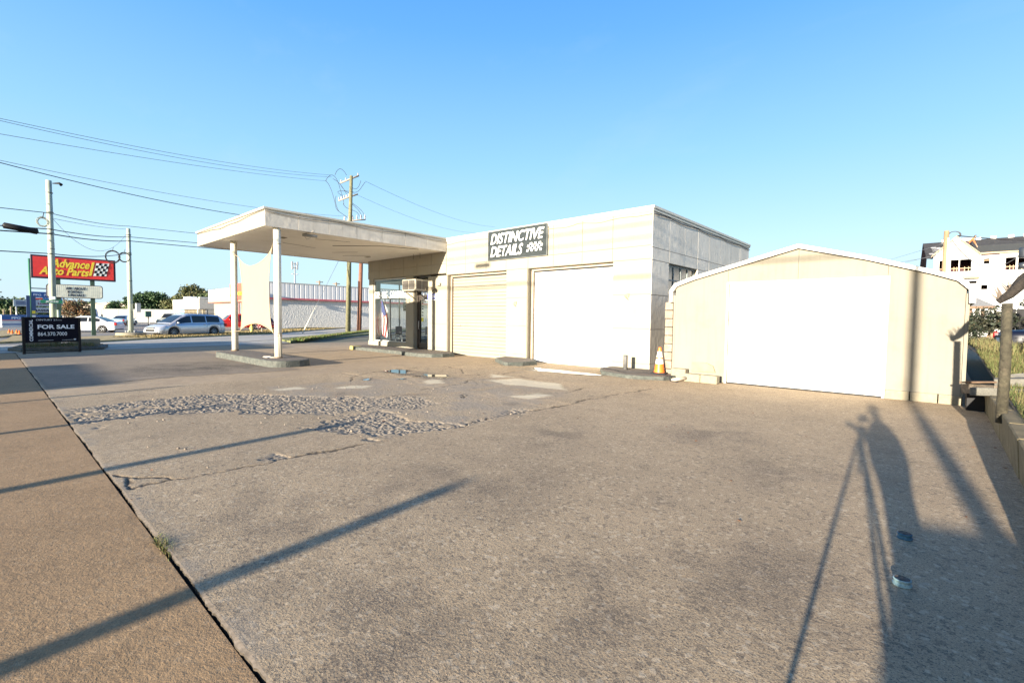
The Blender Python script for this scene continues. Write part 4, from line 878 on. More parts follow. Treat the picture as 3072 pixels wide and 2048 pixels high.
# ------------------------------------------------------------------ vehicles
def lerpP(P, x):
    if x <= P[0][0]: return P[0][1]
    for a, b in zip(P[:-1], P[1:]):
        if x <= b[0]: return a[1]+(b[1]-a[1])*(x-a[0])/max(1e-9, b[0]-a[0])
    return P[-1][1]
def vehicle(name, label, cat, loc, rz, L, W, belt, roof, paint, wheels, wr=.34, sill=.22, sides=(), inset=.10, top=.80, group=None, rear_red=True, simple=False, windshield=None, rear=None, spokes=8, lower=None):
    v = thing(name, label, cat, loc, rz, group); hw = W/2
    xs = sorted(set([round(-L/2+i*L/56, 3) for i in range(57)]+[round(w_+dx, 3) for w_ in wheels for dx in (-wr*1.12, -wr*.8, 0, wr*.8, wr*1.12)]))
    def plan(x):
        t = abs(x)/(L/2); return hw*(1-.16*max(0, (t-.80)/.20)**2)
    def low(x):
        z = sill + (.10 if abs(x) > L/2-.12 else 0)
        for w_ in wheels:
            d = abs(x-w_); ra = wr*1.14
            if d < ra: z = max(z, wr+math.sqrt(ra*ra-d*d)-.02)
        return z
    rings = []; xsr = xs
    for x in xsr:
        zb = lerpP(belt, x); w_ = plan(x); zl = low(x); zm = max(zl+.02, zl+(zb-zl)*.35); ze = (abs(x) > L/2-.02)
        k = .93 if ze else 1
        rings.append([(x, -w_*.955*k, zl), (x, -w_*k, zm), (x, -w_*.985*k, zb-(zb-zm)*.35), (x, -w_*.93*k, zb-.02), (x, -w_*.80*k, zb+.02), (x, 0, zb+.045), (x, w_*.80*k, zb+.02), (x, w_*.93*k, zb-.02), (x, w_*.985*k, zb-(zb-zm)*.35), (x, w_*k, zm), (x, w_*.955*k, zl)])
    m = len(rings[0]); V = sum(rings, []); Fc = [(i*m+j, i*m+j+1, (i+1)*m+j+1, (i+1)*m+j) for i in range(len(rings)-1) for j in range(m-1)]
    mb = MB(); mb.add(V, Fc, True); mb.add(rings[0], [tuple(range(m))]); mb.add(rings[-1], [tuple(range(m))])
    # greenhouse shell
    rx = [p[0] for p in roof]; x0, x1 = min(rx), max(rx); gs = sorted(set([round(x0+i*(x1-x0)/36, 3) for i in range(37)]+rx))
    def side(x, t):
        zb = lerpP(belt, x)-.01; zr = lerpP(roof, x); a = plan(x)*.93; b = hw*(.93-inset*2.0*min(1, max(0, (zr-zb))/.55))
        z = zb+(zr-.05-zb)*t; return (a+(b-a)*t, z)
    G = []
    for x in gs:
        zr = lerpP(roof, x); s0 = side(x, 0); s1 = side(x, 1)
        G.append([(x, -s0[0], s0[1]), (x, -s1[0], s1[1]), (x, -s1[0]*.88, zr-.005), (x, 0, zr+.02), (x, s1[0]*.88, zr-.005), (x, s1[0], s1[1]), (x, s0[0], s0[1])])
    m2 = 7; mb.add(sum(G, []), [(i*m2+j, i*m2+j+1, (i+1)*m2+j+1, (i+1)*m2+j) for i in range(len(G)-1) for j in range(m2-1)], True)
    mb.build('body', paint, v, world=False)
    MB().box(-L/2+.12, L/2-.12, -hw*.80, hw*.80, sill+.02, .62).build('underbody', dark_m, v, world=False)
    for (a, b) in sides:
        for sg_ in (-1, 1):
            n = 8; P = []
            for i in range(n+1):
                x = a+(b-a)*i/n
                y0, z0 = side(x, .10); y1, z1 = side(x, top+.08)
                P += [(x, sg_*(y0+.008), z0), (x, sg_*(y1+.008), max(z0+.005, z1))]
            MB().add(P, [(2*i, 2*i+1, 2*i+3, 2*i+2) for i in range(n)], True).build('side_window', dglass_m, v, world=False)
    def slopeglass(xa, xb, nm):
        P = []; n = 6
        for i in range(n+1):
            x = xa+(xb-xa)*i/n; zr = lerpP(roof, x)+.032; s1 = side(x, 1); ww = s1[0]*.86; P += [(x, -ww, zr-.02), (x, 0, zr+.002), (x, ww, zr-.02)]
        MB().add(P, [(3*i+j, 3*i+j+1, 3*i+j+4, 3*i+j+3) for i in range(n) for j in (0, 1)], True).build(nm, dglass_m, v, world=False)
    if windshield: slopeglass(*windshield, 'windscreen')
    if rear: slopeglass(*rear, 'rear_window')
    for w_ in wheels:
        for sg_ in (-1, 1):
            c = (w_, sg_*(hw-.13), wr); s_ = sg_
            wt = MB().lathe([(wr*.64, -.1*s_), (wr*.93, -.11*s_), (wr, -.07*s_), (wr, .07*s_), (wr*.93, .11*s_), (wr*.66, .10*s_)], c, 28, 'y').build('wheel', rubber_m, v, world=False)
            rm = MB(); rm.lathe([(wr*.66, .10*s_), (wr*.62, .06*s_), (wr*.60, .02*s_)], c, 24, 'y'); rm.lathe([(.001, .09*s_), (wr*.16, .085*s_), (wr*.17, .05*s_)], c, 12, 'y')
            for k in range(spokes):
                t = 2*math.pi*k/spokes
                for dt in (-.09, .09):
                    a_ = t+dt; p0 = (c[0]+math.cos(t)*wr*.12, c[1]+.08*s_, c[2]+math.sin(t)*wr*.12); p1 = (c[0]+math.cos(a_)*wr*.63, c[1]+.075*s_, c[2]+math.sin(a_)*wr*.63); rm.tube([p0, p1], wr*.05, 4)
            o = rm.build('rim', alu_m, wt, world=False); d_ = MB().lathe([(.001, .015*s_), (wr*.6, .015*s_)], c, 20, 'y').build('brake', dark_m, wt, world=False)
    if not simple:
        lm = mat('headlamp_glass', (.65, .68, .7), .1, .2, var=.05); tm = mat('tail_red', (.35, .01, .01), .2, var=.05)
        for sg_ in (-1, 1):
            zb = lerpP(belt, L/2-.25); mb = MB(); P = []
            for i in range(4):
                x = L/2-.52+i*.16; y_ = plan(x)*.985+.006; zz = lerpP(belt, x)
                P += [(x, sg_*(y_+.004), zz-.20-.02*i), (x, sg_*(y_-.01), zz-.07-.02*i)]
            MB().add(P, [(2*i, 2*i+1, 2*i+3, 2*i+2) for i in range(3)], True).build('headlight', lm, v, world=False)
            zb = lerpP(belt, -L/2+.15); mb = MB(); mb.box(-L/2-.012, -L/2+.16, sg_*(hw*.90)-.075, sg_*(hw*.90)+.072, zb-.26, zb-.04); mb.build('taillight', tm, v, world=False, bevel=.02)
            xm = (windshield[0] if windshield else .8)-.35; ym, zm = side(xm, .1); mb = MB(); mb.box(xm-.06, xm+.06, sg_*(ym+.16)-.10, sg_*(ym+.16)+.09, zm+.02, zm+.15); mb.build('wing_mirror', paint, v, world=False, bevel=.03)
        MB().box(L/2-.05, L/2+.012, -hw*.5, hw*.5, sill+.16, sill+.30).build('grille', black_m, v, world=False, bevel=.01)
        MB().box(L/2-.03, L/2+.016, -hw*.42, hw*.42, sill+.36, sill+.46).build('grille', mat('chrome_bar', (.5, .5, .5), .2, .9), v, world=False, bevel=.01)
        for (a, b) in sides[:2]:
            for sg_ in (-1, 1):
                x = a+.14 if a < b else b+.14; zz = lerpP(belt, x)-.13; y_ = plan(x)*.985
                MB().box(x-.09, x+.09, sg_*y_-.02, sg_*y_+.02, zz-.018, zz+.018).build('door_handle', MATS['chrome_bar'], v, world=False, bevel=.006)
        mb = MB()
        for (a, b) in sides[:2]:
            for xx in (a-.04,):
                for sg_ in (-1, 1): mb.box(xx-.004, xx+.004, sg_*hw*.992-.006, sg_*hw*.992+.006, .34, lerpP(belt, xx)-.12)
        mb.build('door_gap', dark_m, v, world=False)
        mb = MB().box(-L/2-.014, -L/2, -.26, .26, .55, .68); mb.build('number_plate', white_m, v, world=False)
    return v
silver = mat('silver_blue_paint', (.52, .54, .58), .25, .55, var=.03); redp = mat('red_car_paint', (.50, .02, .015), .25, .1, var=.05); whitep = mat('white_car_paint', (.62, .63, .64), .3, var=.03)
silverp = mat('pale_silver_paint', (.45, .46, .47), .3, .4, var=.03)
van = vehicle('minivan', 'silver blue minivan driving past on the street in front of the shops', 'minivan', (-43.0, 10.35, -.01), R(-71), 5.15, 2.0,
    [(-2.575, .92), (-2.4, 1.0), (-1.2, 1.0), (.8, .96), (1.5, .90), (2.1, .80), (2.45, .66), (2.575, .5)],
    [(-2.48, 1.0), (-2.30, 1.40), (-2.05, 1.60), (-1.2, 1.66), (0, 1.68), (.55, 1.62), (.95, 1.42), (1.75, .93)], silver, (-1.50, 1.52), .345,
    sides=((-2.02, -.98), (-.90, .12), (.22, 1.30)), windshield=(1.62, .72), rear=(-2.40, -2.18))
mb = MB()
for s_ in (-1, 1): mb.tube([(-1.9, s_*.58, 1.66), (-1.8, s_*.58, 1.72), (.1, s_*.58, 1.74), (.25, s_*.58, 1.69)], .018, 5)
mb.build('roof_rail', black_m, van, world=False)
for s_ in (-1, 1): MB().box(-2.3, -1.0, s_*.995-.006, s_*.995+.006, .90, .915).build('side_trim', black_m, van, world=False)
sedan_belt = [(-2.35, .72), (-2.2, .90), (-1.4, .93), (.9, .88), (1.7, .80), (2.2, .66), (2.35, .5)]
sedan_roof = [(-1.75, .93), (-1.0, 1.30), (-.4, 1.40), (.3, 1.40), (.7, 1.30), (1.35, .88)]
def sedan(label, loc, rz, paint, name='sedan', **k):
    return vehicle(name, label, 'car', loc, rz, 4.7, 1.78, sedan_belt, sedan_roof, paint, (-1.35, 1.42), .31, sides=((-1.15, -.35), (-.27, .75)), windshield=(1.25, .45), rear=(-1.65, -.85), spokes=6, **k)
sedan('white sedan seen from its rear end between the for sale sign and the street', (-55.0, 6.0, -.02), R(-120), whitep)
vehicle('pickup_truck', 'bright red pickup truck parked beyond the minivan at the auto parts shop', 'pickup truck', (-58.6, 18.9, -.02), R(-95), 5.6, 1.98,
    [(-2.8, 1.02), (-.9, 1.02), (1.2, 1.06), (2.4, 1.0), (2.75, .86), (2.8, .6)], [(-.95, 1.02), (-.85, 1.62), (-.5, 1.78), (.5, 1.78), (.8, 1.65), (1.35, 1.08)], redp, (-1.75, 1.78), .39, sill=.34,
    sides=((-.72, -.05), (.05, .95)), windshield=(1.28, .62), spokes=5)
sedan('dark red car behind the fire hydrant, seen below the shade cloth', (-57.8, 21.6, -.02), R(-15), mat('dark_red_paint', (.14, .015, .015), .25, .2), 'parked_car')
vehicle('work_van', 'white cargo van parked in front of the long white wall', 'van', (-80.5, 8.9, -.02), R(-6), 5.4, 2.0,
    [(-2.7, 1.15), (1.4, 1.15), (2.3, 1.0), (2.7, .7)], [(-2.68, 1.15), (-2.6, 2.05), (-2.2, 2.25), (.8, 2.25), (1.2, 2.1), (1.95, 1.12)], whitep, (-1.6, 1.75), .36, sill=.3, sides=((.35, 1.3),), windshield=(1.85, 1.1))
vehicle('suv', 'dark green and tan SUV parked behind the minivan by the white wall', 'SUV', (-90.0, 19.5, -.02), R(-40), 4.6, 1.85,
    [(-2.3, .98), (1.0, 1.0), (1.9, .92), (2.3, .7)], [(-2.28, .98), (-2.15, 1.6), (-1.8, 1.78), (.3, 1.78), (.6, 1.68), (1.2, 1.0)], mat('tan_paint', (.35, .36, .30), .3, .3), (-1.4, 1.4), .37, sill=.3, sides=((-1.9, -1.0), (-.9, -.1), (0, .7)), windshield=(1.12, .5))
sedan('small pale blue car parked left of the second street pole', (-88.5, 13.6, -.02), R(150), mat('pale_blue_car', (.3, .42, .5), .3, .3), 'parked_car')
# driver of the minivan
# ------------------------------------------------------------------ people
def person(name, label, joints, bones, radii, cloth, skin, loc, rz=0, group=None, hair=(.04, .03, .02), trousers=None, waist=.95, skinparts=(), headj='head', face=True, cap=None):
    root = thing(name, label, 'person', loc, rz, group)
    me = bpy.data.meshes.new('b'); ks = list(joints); me.from_pydata([joints[k] for k in ks], [(ks.index(a), ks.index(b)) for a, b in bones], [])
    ob = bpy.data.objects.new('b', me); COL.objects.link(ob); sk = ob.modifiers.new('s', 'SKIN'); sk.use_smooth_shade = True
    for i, k in enumerate(ks):
        rad = radii[k]; me.skin_vertices[0].data[i].radius = rad if isinstance(rad, tuple) else (rad, rad)
        me.skin_vertices[0].data[i].use_root = (k == 'pelvis')
    su = ob.modifiers.new('u', 'SUBSURF'); su.levels = 2; su.render_levels = 2
    dg = bpy.context.evaluated_depsgraph_get(); m2 = bpy.data.meshes.new_from_object(ob.evaluated_get(dg)); bpy.data.objects.remove(ob)
    m2.materials.clear(); m2.materials.append(cloth); m2.materials.append(skin); m2.materials.append(trousers or cloth)
    J = {k: Vector(p) for k, p in joints.items()}
    for p in m2.polygons:
        c = p.center; k = min(J, key=lambda q: (J[q]-c).length)
        p.material_index = 1 if (k in skinparts) else (2 if any(t in k for t in ('hip', 'knee', 'ankle', 'toe')) else 0); p.use_smooth = True
    m2.name = 'body'; b = bpy.data.objects.new('body', m2); COL.objects.link(b); b.parent = root
    h = J[headj]; n = (J['nose']-h).normalized(); up = (h-J['neck']).normalized(); s_ = n.cross(up).normalized()
    mb = MB(); hp = []
    for i in range(9):
        for j in range(16):
            th = math.pi*.62*i/8; ph = 2*math.pi*j/16; d = up*math.cos(th)*.128-n*.012+(n*math.cos(ph)*.098+s_*math.sin(ph)*.086)*math.sin(th)
            if math.cos(ph) > .3 and i > 4: d = up*math.cos(math.pi*.62*4/8)*.128+(n*math.cos(ph)*.098+s_*math.sin(ph)*.086)*math.sin(math.pi*.31)*1.02
            hp.append(h+up*.012+d)
    mb.add(hp, [(i*16+j, i*16+(j+1) % 16, (i+1)*16+(j+1) % 16, (i+1)*16+j) for i in range(8) for j in range(16)], True)
    mb.build('cap' if cap else 'hair', cap or mat('dark_hair', hair, .8), root, world=False)
    if face:
        for q in (-1, 1):
            e = h+n*.088+s_*q*.033+up*.005; MB().lathe([(.001, -.011), (.009, -.007), (.012, 0), (.009, .007), (.001, .011)], e, 8).build('eye', white_m, root, world=False)
            e = h+s_*q*.085-up*.01; MB().lathe([(.001, -.03), (.014, -.015), (.016, .01), (.001, .03)], e, 8).build('ear', skin, root, world=False)
        e = h+n*.10-up*.028; MB().tube([h+n*.088+up*.01, e, h+n*.085-up*.036], [.008, .014, .007], 6).build('nose', skin, root, world=False)
        MB().tube([h+n*.086-up*.06-s_*.024, h+n*.094-up*.062, h+n*.086-up*.06+s_*.024], .006, 6).build('mouth', mat('lips', (.35, .12, .10), .5), root, world=False)
    return root
skin_m = mat('skin', (.42, .25, .17), .6, var=.06)
def human(lean=(0, 0), hands=None, face=(0, -1), H=1.78, stance=.14, kneebend=0, z0=0):
    """standing figure; +local -Y is forward when face=(0,-1)"""
    s = H/1.78; fx, fy = face; lx, ly = lean; sx, sy = -fy, fx
    J = {'pelvis': (0, 0, .96*s-kneebend*.3), 'waist': (lx*.25, ly*.25, 1.10*s-kneebend*.3), 'chest': (lx*.7, ly*.7, 1.32*s-kneebend*.3-abs(ly+lx)*.1), 'neck': (lx*1.0, ly*1.0, 1.50*s-kneebend*.3-abs(lx+ly)*.25)}
    nk = Vector(J['neck']); hd = nk+Vector((fx*.06, fy*.06, .17*s)); J['head'] = tuple(hd); J['chin'] = tuple(nk+Vector((fx*.045, fy*.045, .075*s))); J['crown'] = tuple(hd+Vector((0, 0, .075*s)))
    J['nose'] = tuple(hd+Vector((fx*.05, fy*.05, -.005)))
    B = [('pelvis', 'waist'), ('waist', 'chest'), ('chest', 'neck'), ('neck', 'chin'), ('chin', 'head'), ('head', 'crown'), ('head', 'nose')]
    Rr = {'pelvis': (.165, .12), 'waist': (.155, .115), 'chest': (.175, .125), 'neck': .062, 'chin': .07, 'head': (.085, .095), 'crown': (.07, .08), 'nose': .055}
    skp = ['neck', 'chin', 'head', 'crown', 'nose']
    for q, nm in ((1, 'l'), (-1, 'r')):
        ch = Vector(J['chest']); sh_ = ch+Vector((sx*q*.19, sy*q*.19, .10)); hand = Vector(hands[nm]) if hands else sh_+Vector((sx*q*.06, sy*q*.06, -.60))
        mid = (sh_+hand)/2; L_ = .29; half = (hand-sh_).length/2; drop = math.sqrt(max(.0, L_*L_-half*half)); el = mid+Vector((sx*q*drop*.4, sy*q*drop*.4, -drop*.85))
        J[nm+'_shoulder'] = tuple(sh_); J[nm+'_elbow'] = tuple(el); wr_ = el.lerp(hand, .86); J[nm+'_wrist'] = tuple(wr_); J[nm+'_palm'] = tuple(hand)
        B += [('chest', nm+'_shoulder'), (nm+'_shoulder', nm+'_elbow'), (nm+'_elbow', nm+'_wrist'), (nm+'_wrist', nm+'_palm')]
        Rr.update({nm+'_shoulder': .075, nm+'_elbow': .048, nm+'_wrist': .03, nm+'_palm': (.038, .024)}); skp += [nm+'_wrist', nm+'_palm']
        dr = (hand-el).normalized(); lat = dr.cross(Vector((0, 0, 1))); lat = lat.normalized() if lat.length > .1 else Vector((1, 0, 0))
        for k, (o_, ln) in enumerate(((-.03, .06), (-.01, .072), (.01, .075), (.03, .066))):
            a = hand+lat*o_+dr*.045; b = a+dr*ln*.55+Vector((0, 0, -.012)); c = b+dr*ln*.4+Vector((0, 0, -.028))
            for nn, pp, rd in (('a', a, .010), ('b', b, .009), ('c', c, .008)): J[f'{nm}_f{k}{nn}'] = tuple(pp); Rr[f'{nm}_f{k}{nn}'] = rd; skp.append(f'{nm}_f{k}{nn}')
            B += [(nm+'_palm', f'{nm}_f{k}a'), (f'{nm}_f{k}a', f'{nm}_f{k}b'), (f'{nm}_f{k}b', f'{nm}_f{k}c')]
        a = hand+lat*(-.045*q)+Vector((0, 0, -.01)); b = a+lat*(-.015*q)+dr*.045
        for nn, pp in (('ta', a), ('tb', b)): J[f'{nm}_{nn}'] = tuple(pp); Rr[f'{nm}_{nn}'] = .011; skp.append(f'{nm}_{nn}')
        B += [(nm+'_palm', f'{nm}_ta'), (f'{nm}_ta', f'{nm}_tb')]
        pz = J['pelvis'][2]; J[nm+'_hip'] = (sx*q*.10, sy*q*.10, pz-.06); J[nm+'_knee'] = (sx*q*stance*.95+fx*kneebend*.4, sy*q*stance*.95+fy*kneebend*.4, .50*s-kneebend*.12); J[nm+'_ankle'] = (sx*q*stance, sy*q*stance, .085); J[nm+'_toe'] = (sx*q*(stance+.02)+fx*.17, sy*q*(stance+.02)+fy*.17, .04)
        B += [('pelvis', nm+'_hip'), (nm+'_hip', nm+'_knee'), (nm+'_knee', nm+'_ankle'), (nm+'_ankle', nm+'_toe')]
        Rr.update({nm+'_hip': .10, nm+'_knee': .065, nm+'_ankle': .05, nm+'_toe': .045})
    return J, B, Rr, skp
# photographer beside the tripod (their shadows fall into the picture)
fc = Vector((-.8, -.35, 0)).normalized()
PX, PY = .34, -.16
J, B, Rr, skp = human(lean=(-.05, -.02), hands={'l': (-.06-PX, -.22-PY, 1.50), 'r': (.09-PX, -.12-PY, 1.44)}, face=(fc.x, fc.y), H=1.93, stance=.10)
ph = person('person', 'person in a dark jacket standing behind the tripod, both hands at the camera', J, B, {k: ((v[0]*1.75, v[1]*1.9) if isinstance(v, tuple) and k in ('pelvis', 'waist', 'chest') else v) for k, v in Rr.items()}, mat('dark_jacket', (.03, .035, .05), .9), skin_m, (PX, PY, 0), 0, trousers=mat('dark_trousers', (.03, .03, .035), .9), skinparts=skp)
tp = thing('tripod', 'black camera tripod carrying the camera in front of the photographer', 'tripod', (.03, -.05, 0))
hub = Vector((.035, -.04, 1.38))
for fx_, fy_ in ((-.33, .10), (.22, .45), (.25, -.52)):
    MB().tube([hub, (hub.x+fx_*.5, hub.y+fy_*.5, .70), (hub.x+fx_, hub.y+fy_, .0)], [.018, .016, .011], 8).build('leg', black_m, tp)
MB().tube([(hub.x, hub.y, 1.0), (hub.x, hub.y, 1.50)], .016, 8).tube([(hub.x, hub.y, 1.36), (hub.x, hub.y, 1.42)], .035, 10).build('centre_column', black_m, tp)
cmr = thing('photo_camera', 'black camera on the tripod head', 'camera', (.06, -.09, 1.52))
fdir = Vector((math.sin(YAW), math.cos(YAW), 0)); sdir = Vector((math.cos(YAW), -math.sin(YAW), 0)); ob_ = Vector((0, 0, 1.6))-fdir*.06
FC = lambda a, b, c: ob_+sdir*a+Vector((0, 0, 1))*b-fdir*c
MB().fbox(FC, -.07, .07, -.055, .045, .02, .09).fbox(FC, -.03, .03, .045, .075, .03, .08).build('camera_body', black_m, cmr, bevel=.006)
MB().tube([FC(0, 0, .02), FC(0, 0, -.012)], .038, 16).build('lens', black_m, cmr)
# minivan driver
v3 = van.matrix_basis.copy() if False else None
def vanp(x, y, z):
    a = R(-51.5); return (-41.65+x*math.cos(a)-y*math.sin(a), 9.5+x*math.sin(a)+y*math.cos(a), z)

# roofer on the building site
J, B, Rr, skp = human(lean=(.42, -.05), hands={'l': (.62, -.12, .55), 'r': (.60, .10, .60)}, face=(.95, -.2), H=1.7, stance=.22, kneebend=.15)
person('person', 'roofer in an orange top bending over on the dark roof slope', J, B, Rr, mat('orange_top', (.45, .14, .05), .9), skin_m, (1.55, 62.9, 8.42), 0, trousers=mat('navy_jeans', (.02, .025, .05), .9), skinparts=skp, face=False)

# ------------------------------------------------------------------ off-frame casters: posts, tall pole, parked car, shop behind
for i, (x, y, h, w_) in enumerate(((-2.20, -9.0, 1.94, .085), (-5.35, -9.0, 2.05, .09), (-8.35, -9.0, 1.92, .07), (-11.45, -9.0, 1.92, .06))):
    mb = MB(); mb.tube([(x, y, 0), (x, y, h)], w_, 10)
    tag(mb.build('steel_post', steel_m, origin=(x, y, 0)), ['steel post nearest the camera in the row across the pavement', 'second steel post in the row across the pavement', 'third steel post in the row across the pavement', 'farthest steel post in the row across the pavement'][i], 'post', 'steel posts along the pavement')
mb = MB(); mb.tube([(1.62, -7.5, 0), (1.6, -7.5, 8.1)], [.10, .075], 12); tag(mb.build('lamp_post', polegreen_m, origin=(1.6, -7.5, 0)), 'tall slim grey pole standing behind the photographer', 'pole')
sedan('grey car parked behind the photographer', (1.32, -3.9, -.012), R(90), silverp, 'parked_car', simple=True)  # unseen car added to cast the dark area in the near right corner
bb = thing('brick_shop', 'flat roofed brick shop across the side street behind the camera', 'building', (-26, -18, 0))
MB().box(-30.3, -22.0, -24, -16, 0, 3.9).build('wall', mat('brown_brick_wall', (.25, .13, .08), .9, vs_=8), bb)
MB().box(-30.5, -21.8, -24.2, -15.8, 3.9, 4.2).build('roof', coping_m, bb)
bb = thing('street_billboard', 'wide double posted billboard across the side street behind the camera', 'billboard', (-14.5, -15, 0))
MB().box(-18.5, -12.2, -15.1, -14.9, 2.25, 2.75).build('panel', white_m, bb)
for x in (-17, -13.5): MB().tube([(x, -15, 0), (x, -15, 2.3)], .07, 8).build('leg', steel_m, bb)

# ------------------------------------------------------------------ left: for sale sign, poles, signs
fs = thing('for_sale_sign', 'dark navy real estate board on two black posts reading FOR SALE', 'sign', (-26.6, 1.8, 0))
FS = Frame((-26.33, .98, 0), (-26.70, 2.62, 0)); W_ = FS.len
MB().fbox(FS, .04, W_-.04, .46, 1.40, -.02, .02).build('panel', navy_m, fs)
for a in (0, W_):
    MB().fbox(FS, a-.04, a+.04, 0, 1.44, -.04, .04).build('post', black_m, fs, bevel=.004)
MB().fbox(FS, .04, W_-.04, 1.395, 1.44, -.035, .035).fbox(FS, .04, W_-.04, .43, .47, -.035, .035).fbox(FS, .0, W_, 0.02, .06, -.03, .03).build('rail', black_m, fs, bevel=.003)
pale = mat('pale_lettering', (.8, .85, .9), .5, var=.02)
text('FOR SALE', FS, .40, .98, .22, pale, fs, c=.024, width=1.12, bold=.03)
text('864.370.7000', FS, .40, .70, .21, pale, fs, c=.024, width=.88, bold=.0)
text('CENTURY 21', FS, .36, 1.30, .085, pale, fs, c=.024, width=.60)
text('COMMERCIAL', FS, .26, .50, .145, pale, fs, c=.024, rot=1, width=.84, bold=.02)
MB().fbox(FS, .40, .86, .515, .523, .021, .026).fbox(FS, 1.12, 1.46, .515, .523, .021, .026).fbox(FS, 1.49, 1.56, .515, .56, .021, .026).fbox(FS, .97, 1.14, 1.315, 1.325, .021, .026).build('small_print', pale, fs)
# planter island under pole 1
pi = thing('planter_island', 'small planted traffic island with pale kerb stones behind the for sale sign', 'kerbed island', (-29.3, 2.0, 0))
MB().prism([(-27.9, .95), (-27.6, 2.7), (-28.2, 3.6), (-30.2, 4.0), (-31.2, 2.4), (-30.8, .9), (-29.2, .6)], -.02, .12).build('kerb', kerb_m, pi, bevel=.02)
MB().prism([(-28.1, 1.05), (-27.85, 2.6), (-28.4, 3.4), (-30.1, 3.8), (-31.0, 2.4), (-30.6, 1.0), (-29.2, .75)], .12, .16).build('soil', dirt_m, pi)
grass('island_weeds', lambda rng: (rng.uniform(-30.6, -28.1), rng.uniform(1.1, 3.3), .14), .05, .22, (MATS['straw'], grass_m), 1800, w_=.008, seed=21)
for a, b, l in (((-29.9, 1.1), (-29.4, 1.9), 'pale kerb block left of the pole foot behind the for sale sign'), ((-29.7, 2.6), (-29.3, 3.6), 'pale kerb block right of the pole foot behind the for sale sign')):
    mb = MB().box(a[0], b[0], a[1], b[1], .15, .42); tag(mb.build('kerb_block', conc_m, origin=(a[0], a[1], .15), bevel=.02), l, 'block')
p1 = thing('street_pole', 'tall pale green steel pole rising behind the for sale sign', 'pole', (-29.45, 2.05, .15))
MB().tube([(-29.45, 2.05, .15), (-29.45, 2.05, 4.2), (-29.45, 2.04, 7.43)], [.125, .115, .10], 18).build('shaft', polegreen_m, p1)
for z in (2.3, 4.45, 5.15, 5.3, 6.05, 6.9): MB().lathe([(.115, z-.02), (.13, z), (.105, z+.02)], (-29.45, 2.05, 0), 16).build('band', mat('pole_band', (.12, .12, .12), .6), p1)
MB().tube([(-29.3, 2.15, 7.3), (-29.15, 2.35, 7.32), (-29.1, 2.42, 7.25)], [.02, .05, .07], 8).build('bracket_lamp', black_m, p1)
MB().tube([(-29.3, 2.2, .15), (-29.3, 2.2, 1.75)], .05, 8).build('conduit', mat('conduit_green', (.30, .36, .30), .6), p1)
ns = thing('street_name_sign', 'green street name blade reading JENKINS mounted on the tall pole', 'street sign', (-29.0, 2.0, 2.1))
FN = Frame((-28.86, 1.62, 2.03), (-28.80, 2.32, 2.03))
MB().fbox(FN, 0, .70, 0, .14, -.008, .008).build('blade', mat('sign_green', (.01, .13, .08), .4), ns)
text('JENKINS', FN, .16, .04, .10, pale, ns, c=.012, width=.40)
mb = MB().fbox(Frame((-28.9, 1.95, 2.2), (-28.85, 2.1, 2.2)), 0, .15, 0, .12, -.02, .05); mb.build('bracket', mat('mint_white', (.6, .75, .68), .5), ns)
p2 = thing('street_pole', 'pale green steel pole on a round concrete foot left of the minivan', 'pole', (-43.8, 7.1, 0))
MB().tube([(-43.8, 7.1, .3), (-43.8, 7.1, 4.2), (-43.8, 7.1, 7.75)], [.17, .145, .115], 18).build('shaft', polegreen_m, p2)
MB().lathe([(0.9, -.02), (.9, .22), (.86, .26), (0, .26)], (-43.8, 7.1, 0), 20).build('concrete_foot', conc_m, p2)
for k in range(4):
    a = k*math.pi/2+.4; MB().tube([(-43.8+.36*math.cos(a), 7.1+.36*math.sin(a), .24), (-43.8+.36*math.cos(a), 7.1+.36*math.sin(a), .44)], .035, 6).build('anchor_bolt', steel_m, p2)
for z in (2.4, 4.0, 5.9, 6.0, 7.3): MB().lathe([(.15, z-.03), (.165, z), (.13, z+.03)], (-43.8, 7.1, 0), 16).build('band', MATS['pole_band'], p2)
MB().box(-43.75, -43.45, 7.35, 7.65, 1.75, 2.4).build('control_box', steel_m, p2, bevel=.02)

# pylon sign (red)
ap = thing('pylon_sign', 'big red auto parts pylon sign with yellow lettering above a white letter board', 'sign', (-46.5, 4.6, 0))
FA = Frame((-46.5, 2.18, 0), (-46.5, 6.71, 0)); WA = FA.len
MB().fbox(FA, 0, WA, 4.02, 5.62, -.35, 0).build('cabinet', mat('cabinet_dark', (.03, .015, .03), .5), ap, bevel=.01)
MB().fbox(FA, .12, WA-.12, 4.13, 5.51, -.02, .015).build('panel', red_m, ap)
text('Advance', FA, .99, 4.86, .80, yel_m, ap, c=.03, width=2.02, bold=.03, shear=.25)
text('Auto Parts', FA, .41, 4.32, .74, yel_m, ap, c=.03, width=2.54, bold=.03, shear=.25)
MB().fprism(FA, [(3.00, 4.36), (3.14, 4.36), (3.34, 5.36), (3.20, 5.36)], .02, .035).build('slanted_bar', yel_m, ap)
mb = MB(); mb.fprism(FA, [(3.24, 4.36), (3.98, 4.40), (4.17, 5.36), (3.43, 5.32)], .018, .026); mb.build('flag_ground', mat('flag_white_panel', (.85, .85, .80), .5), ap)
mb = MB(); checker(mb, FA, 3.24, 4.37, .74, .97, 5, 5, .032, 1, .22, .02); mb.build('chequered_flag', black_m, ap)
for a in (1.36, 3.20): MB().fbox(FA, a-.12, a+.12, 0, 4.02, -.28, -.06).build('post', mat('dark_green_post', (.04, .075, .05), .6), ap)
lb = Frame(FA(.74, 0, .0), FA(3.76, 0, .0)); LW = lb.len
P = [(x, z) for x, z in rrect(0, LW, 2.70, 3.66, .16, 5)]
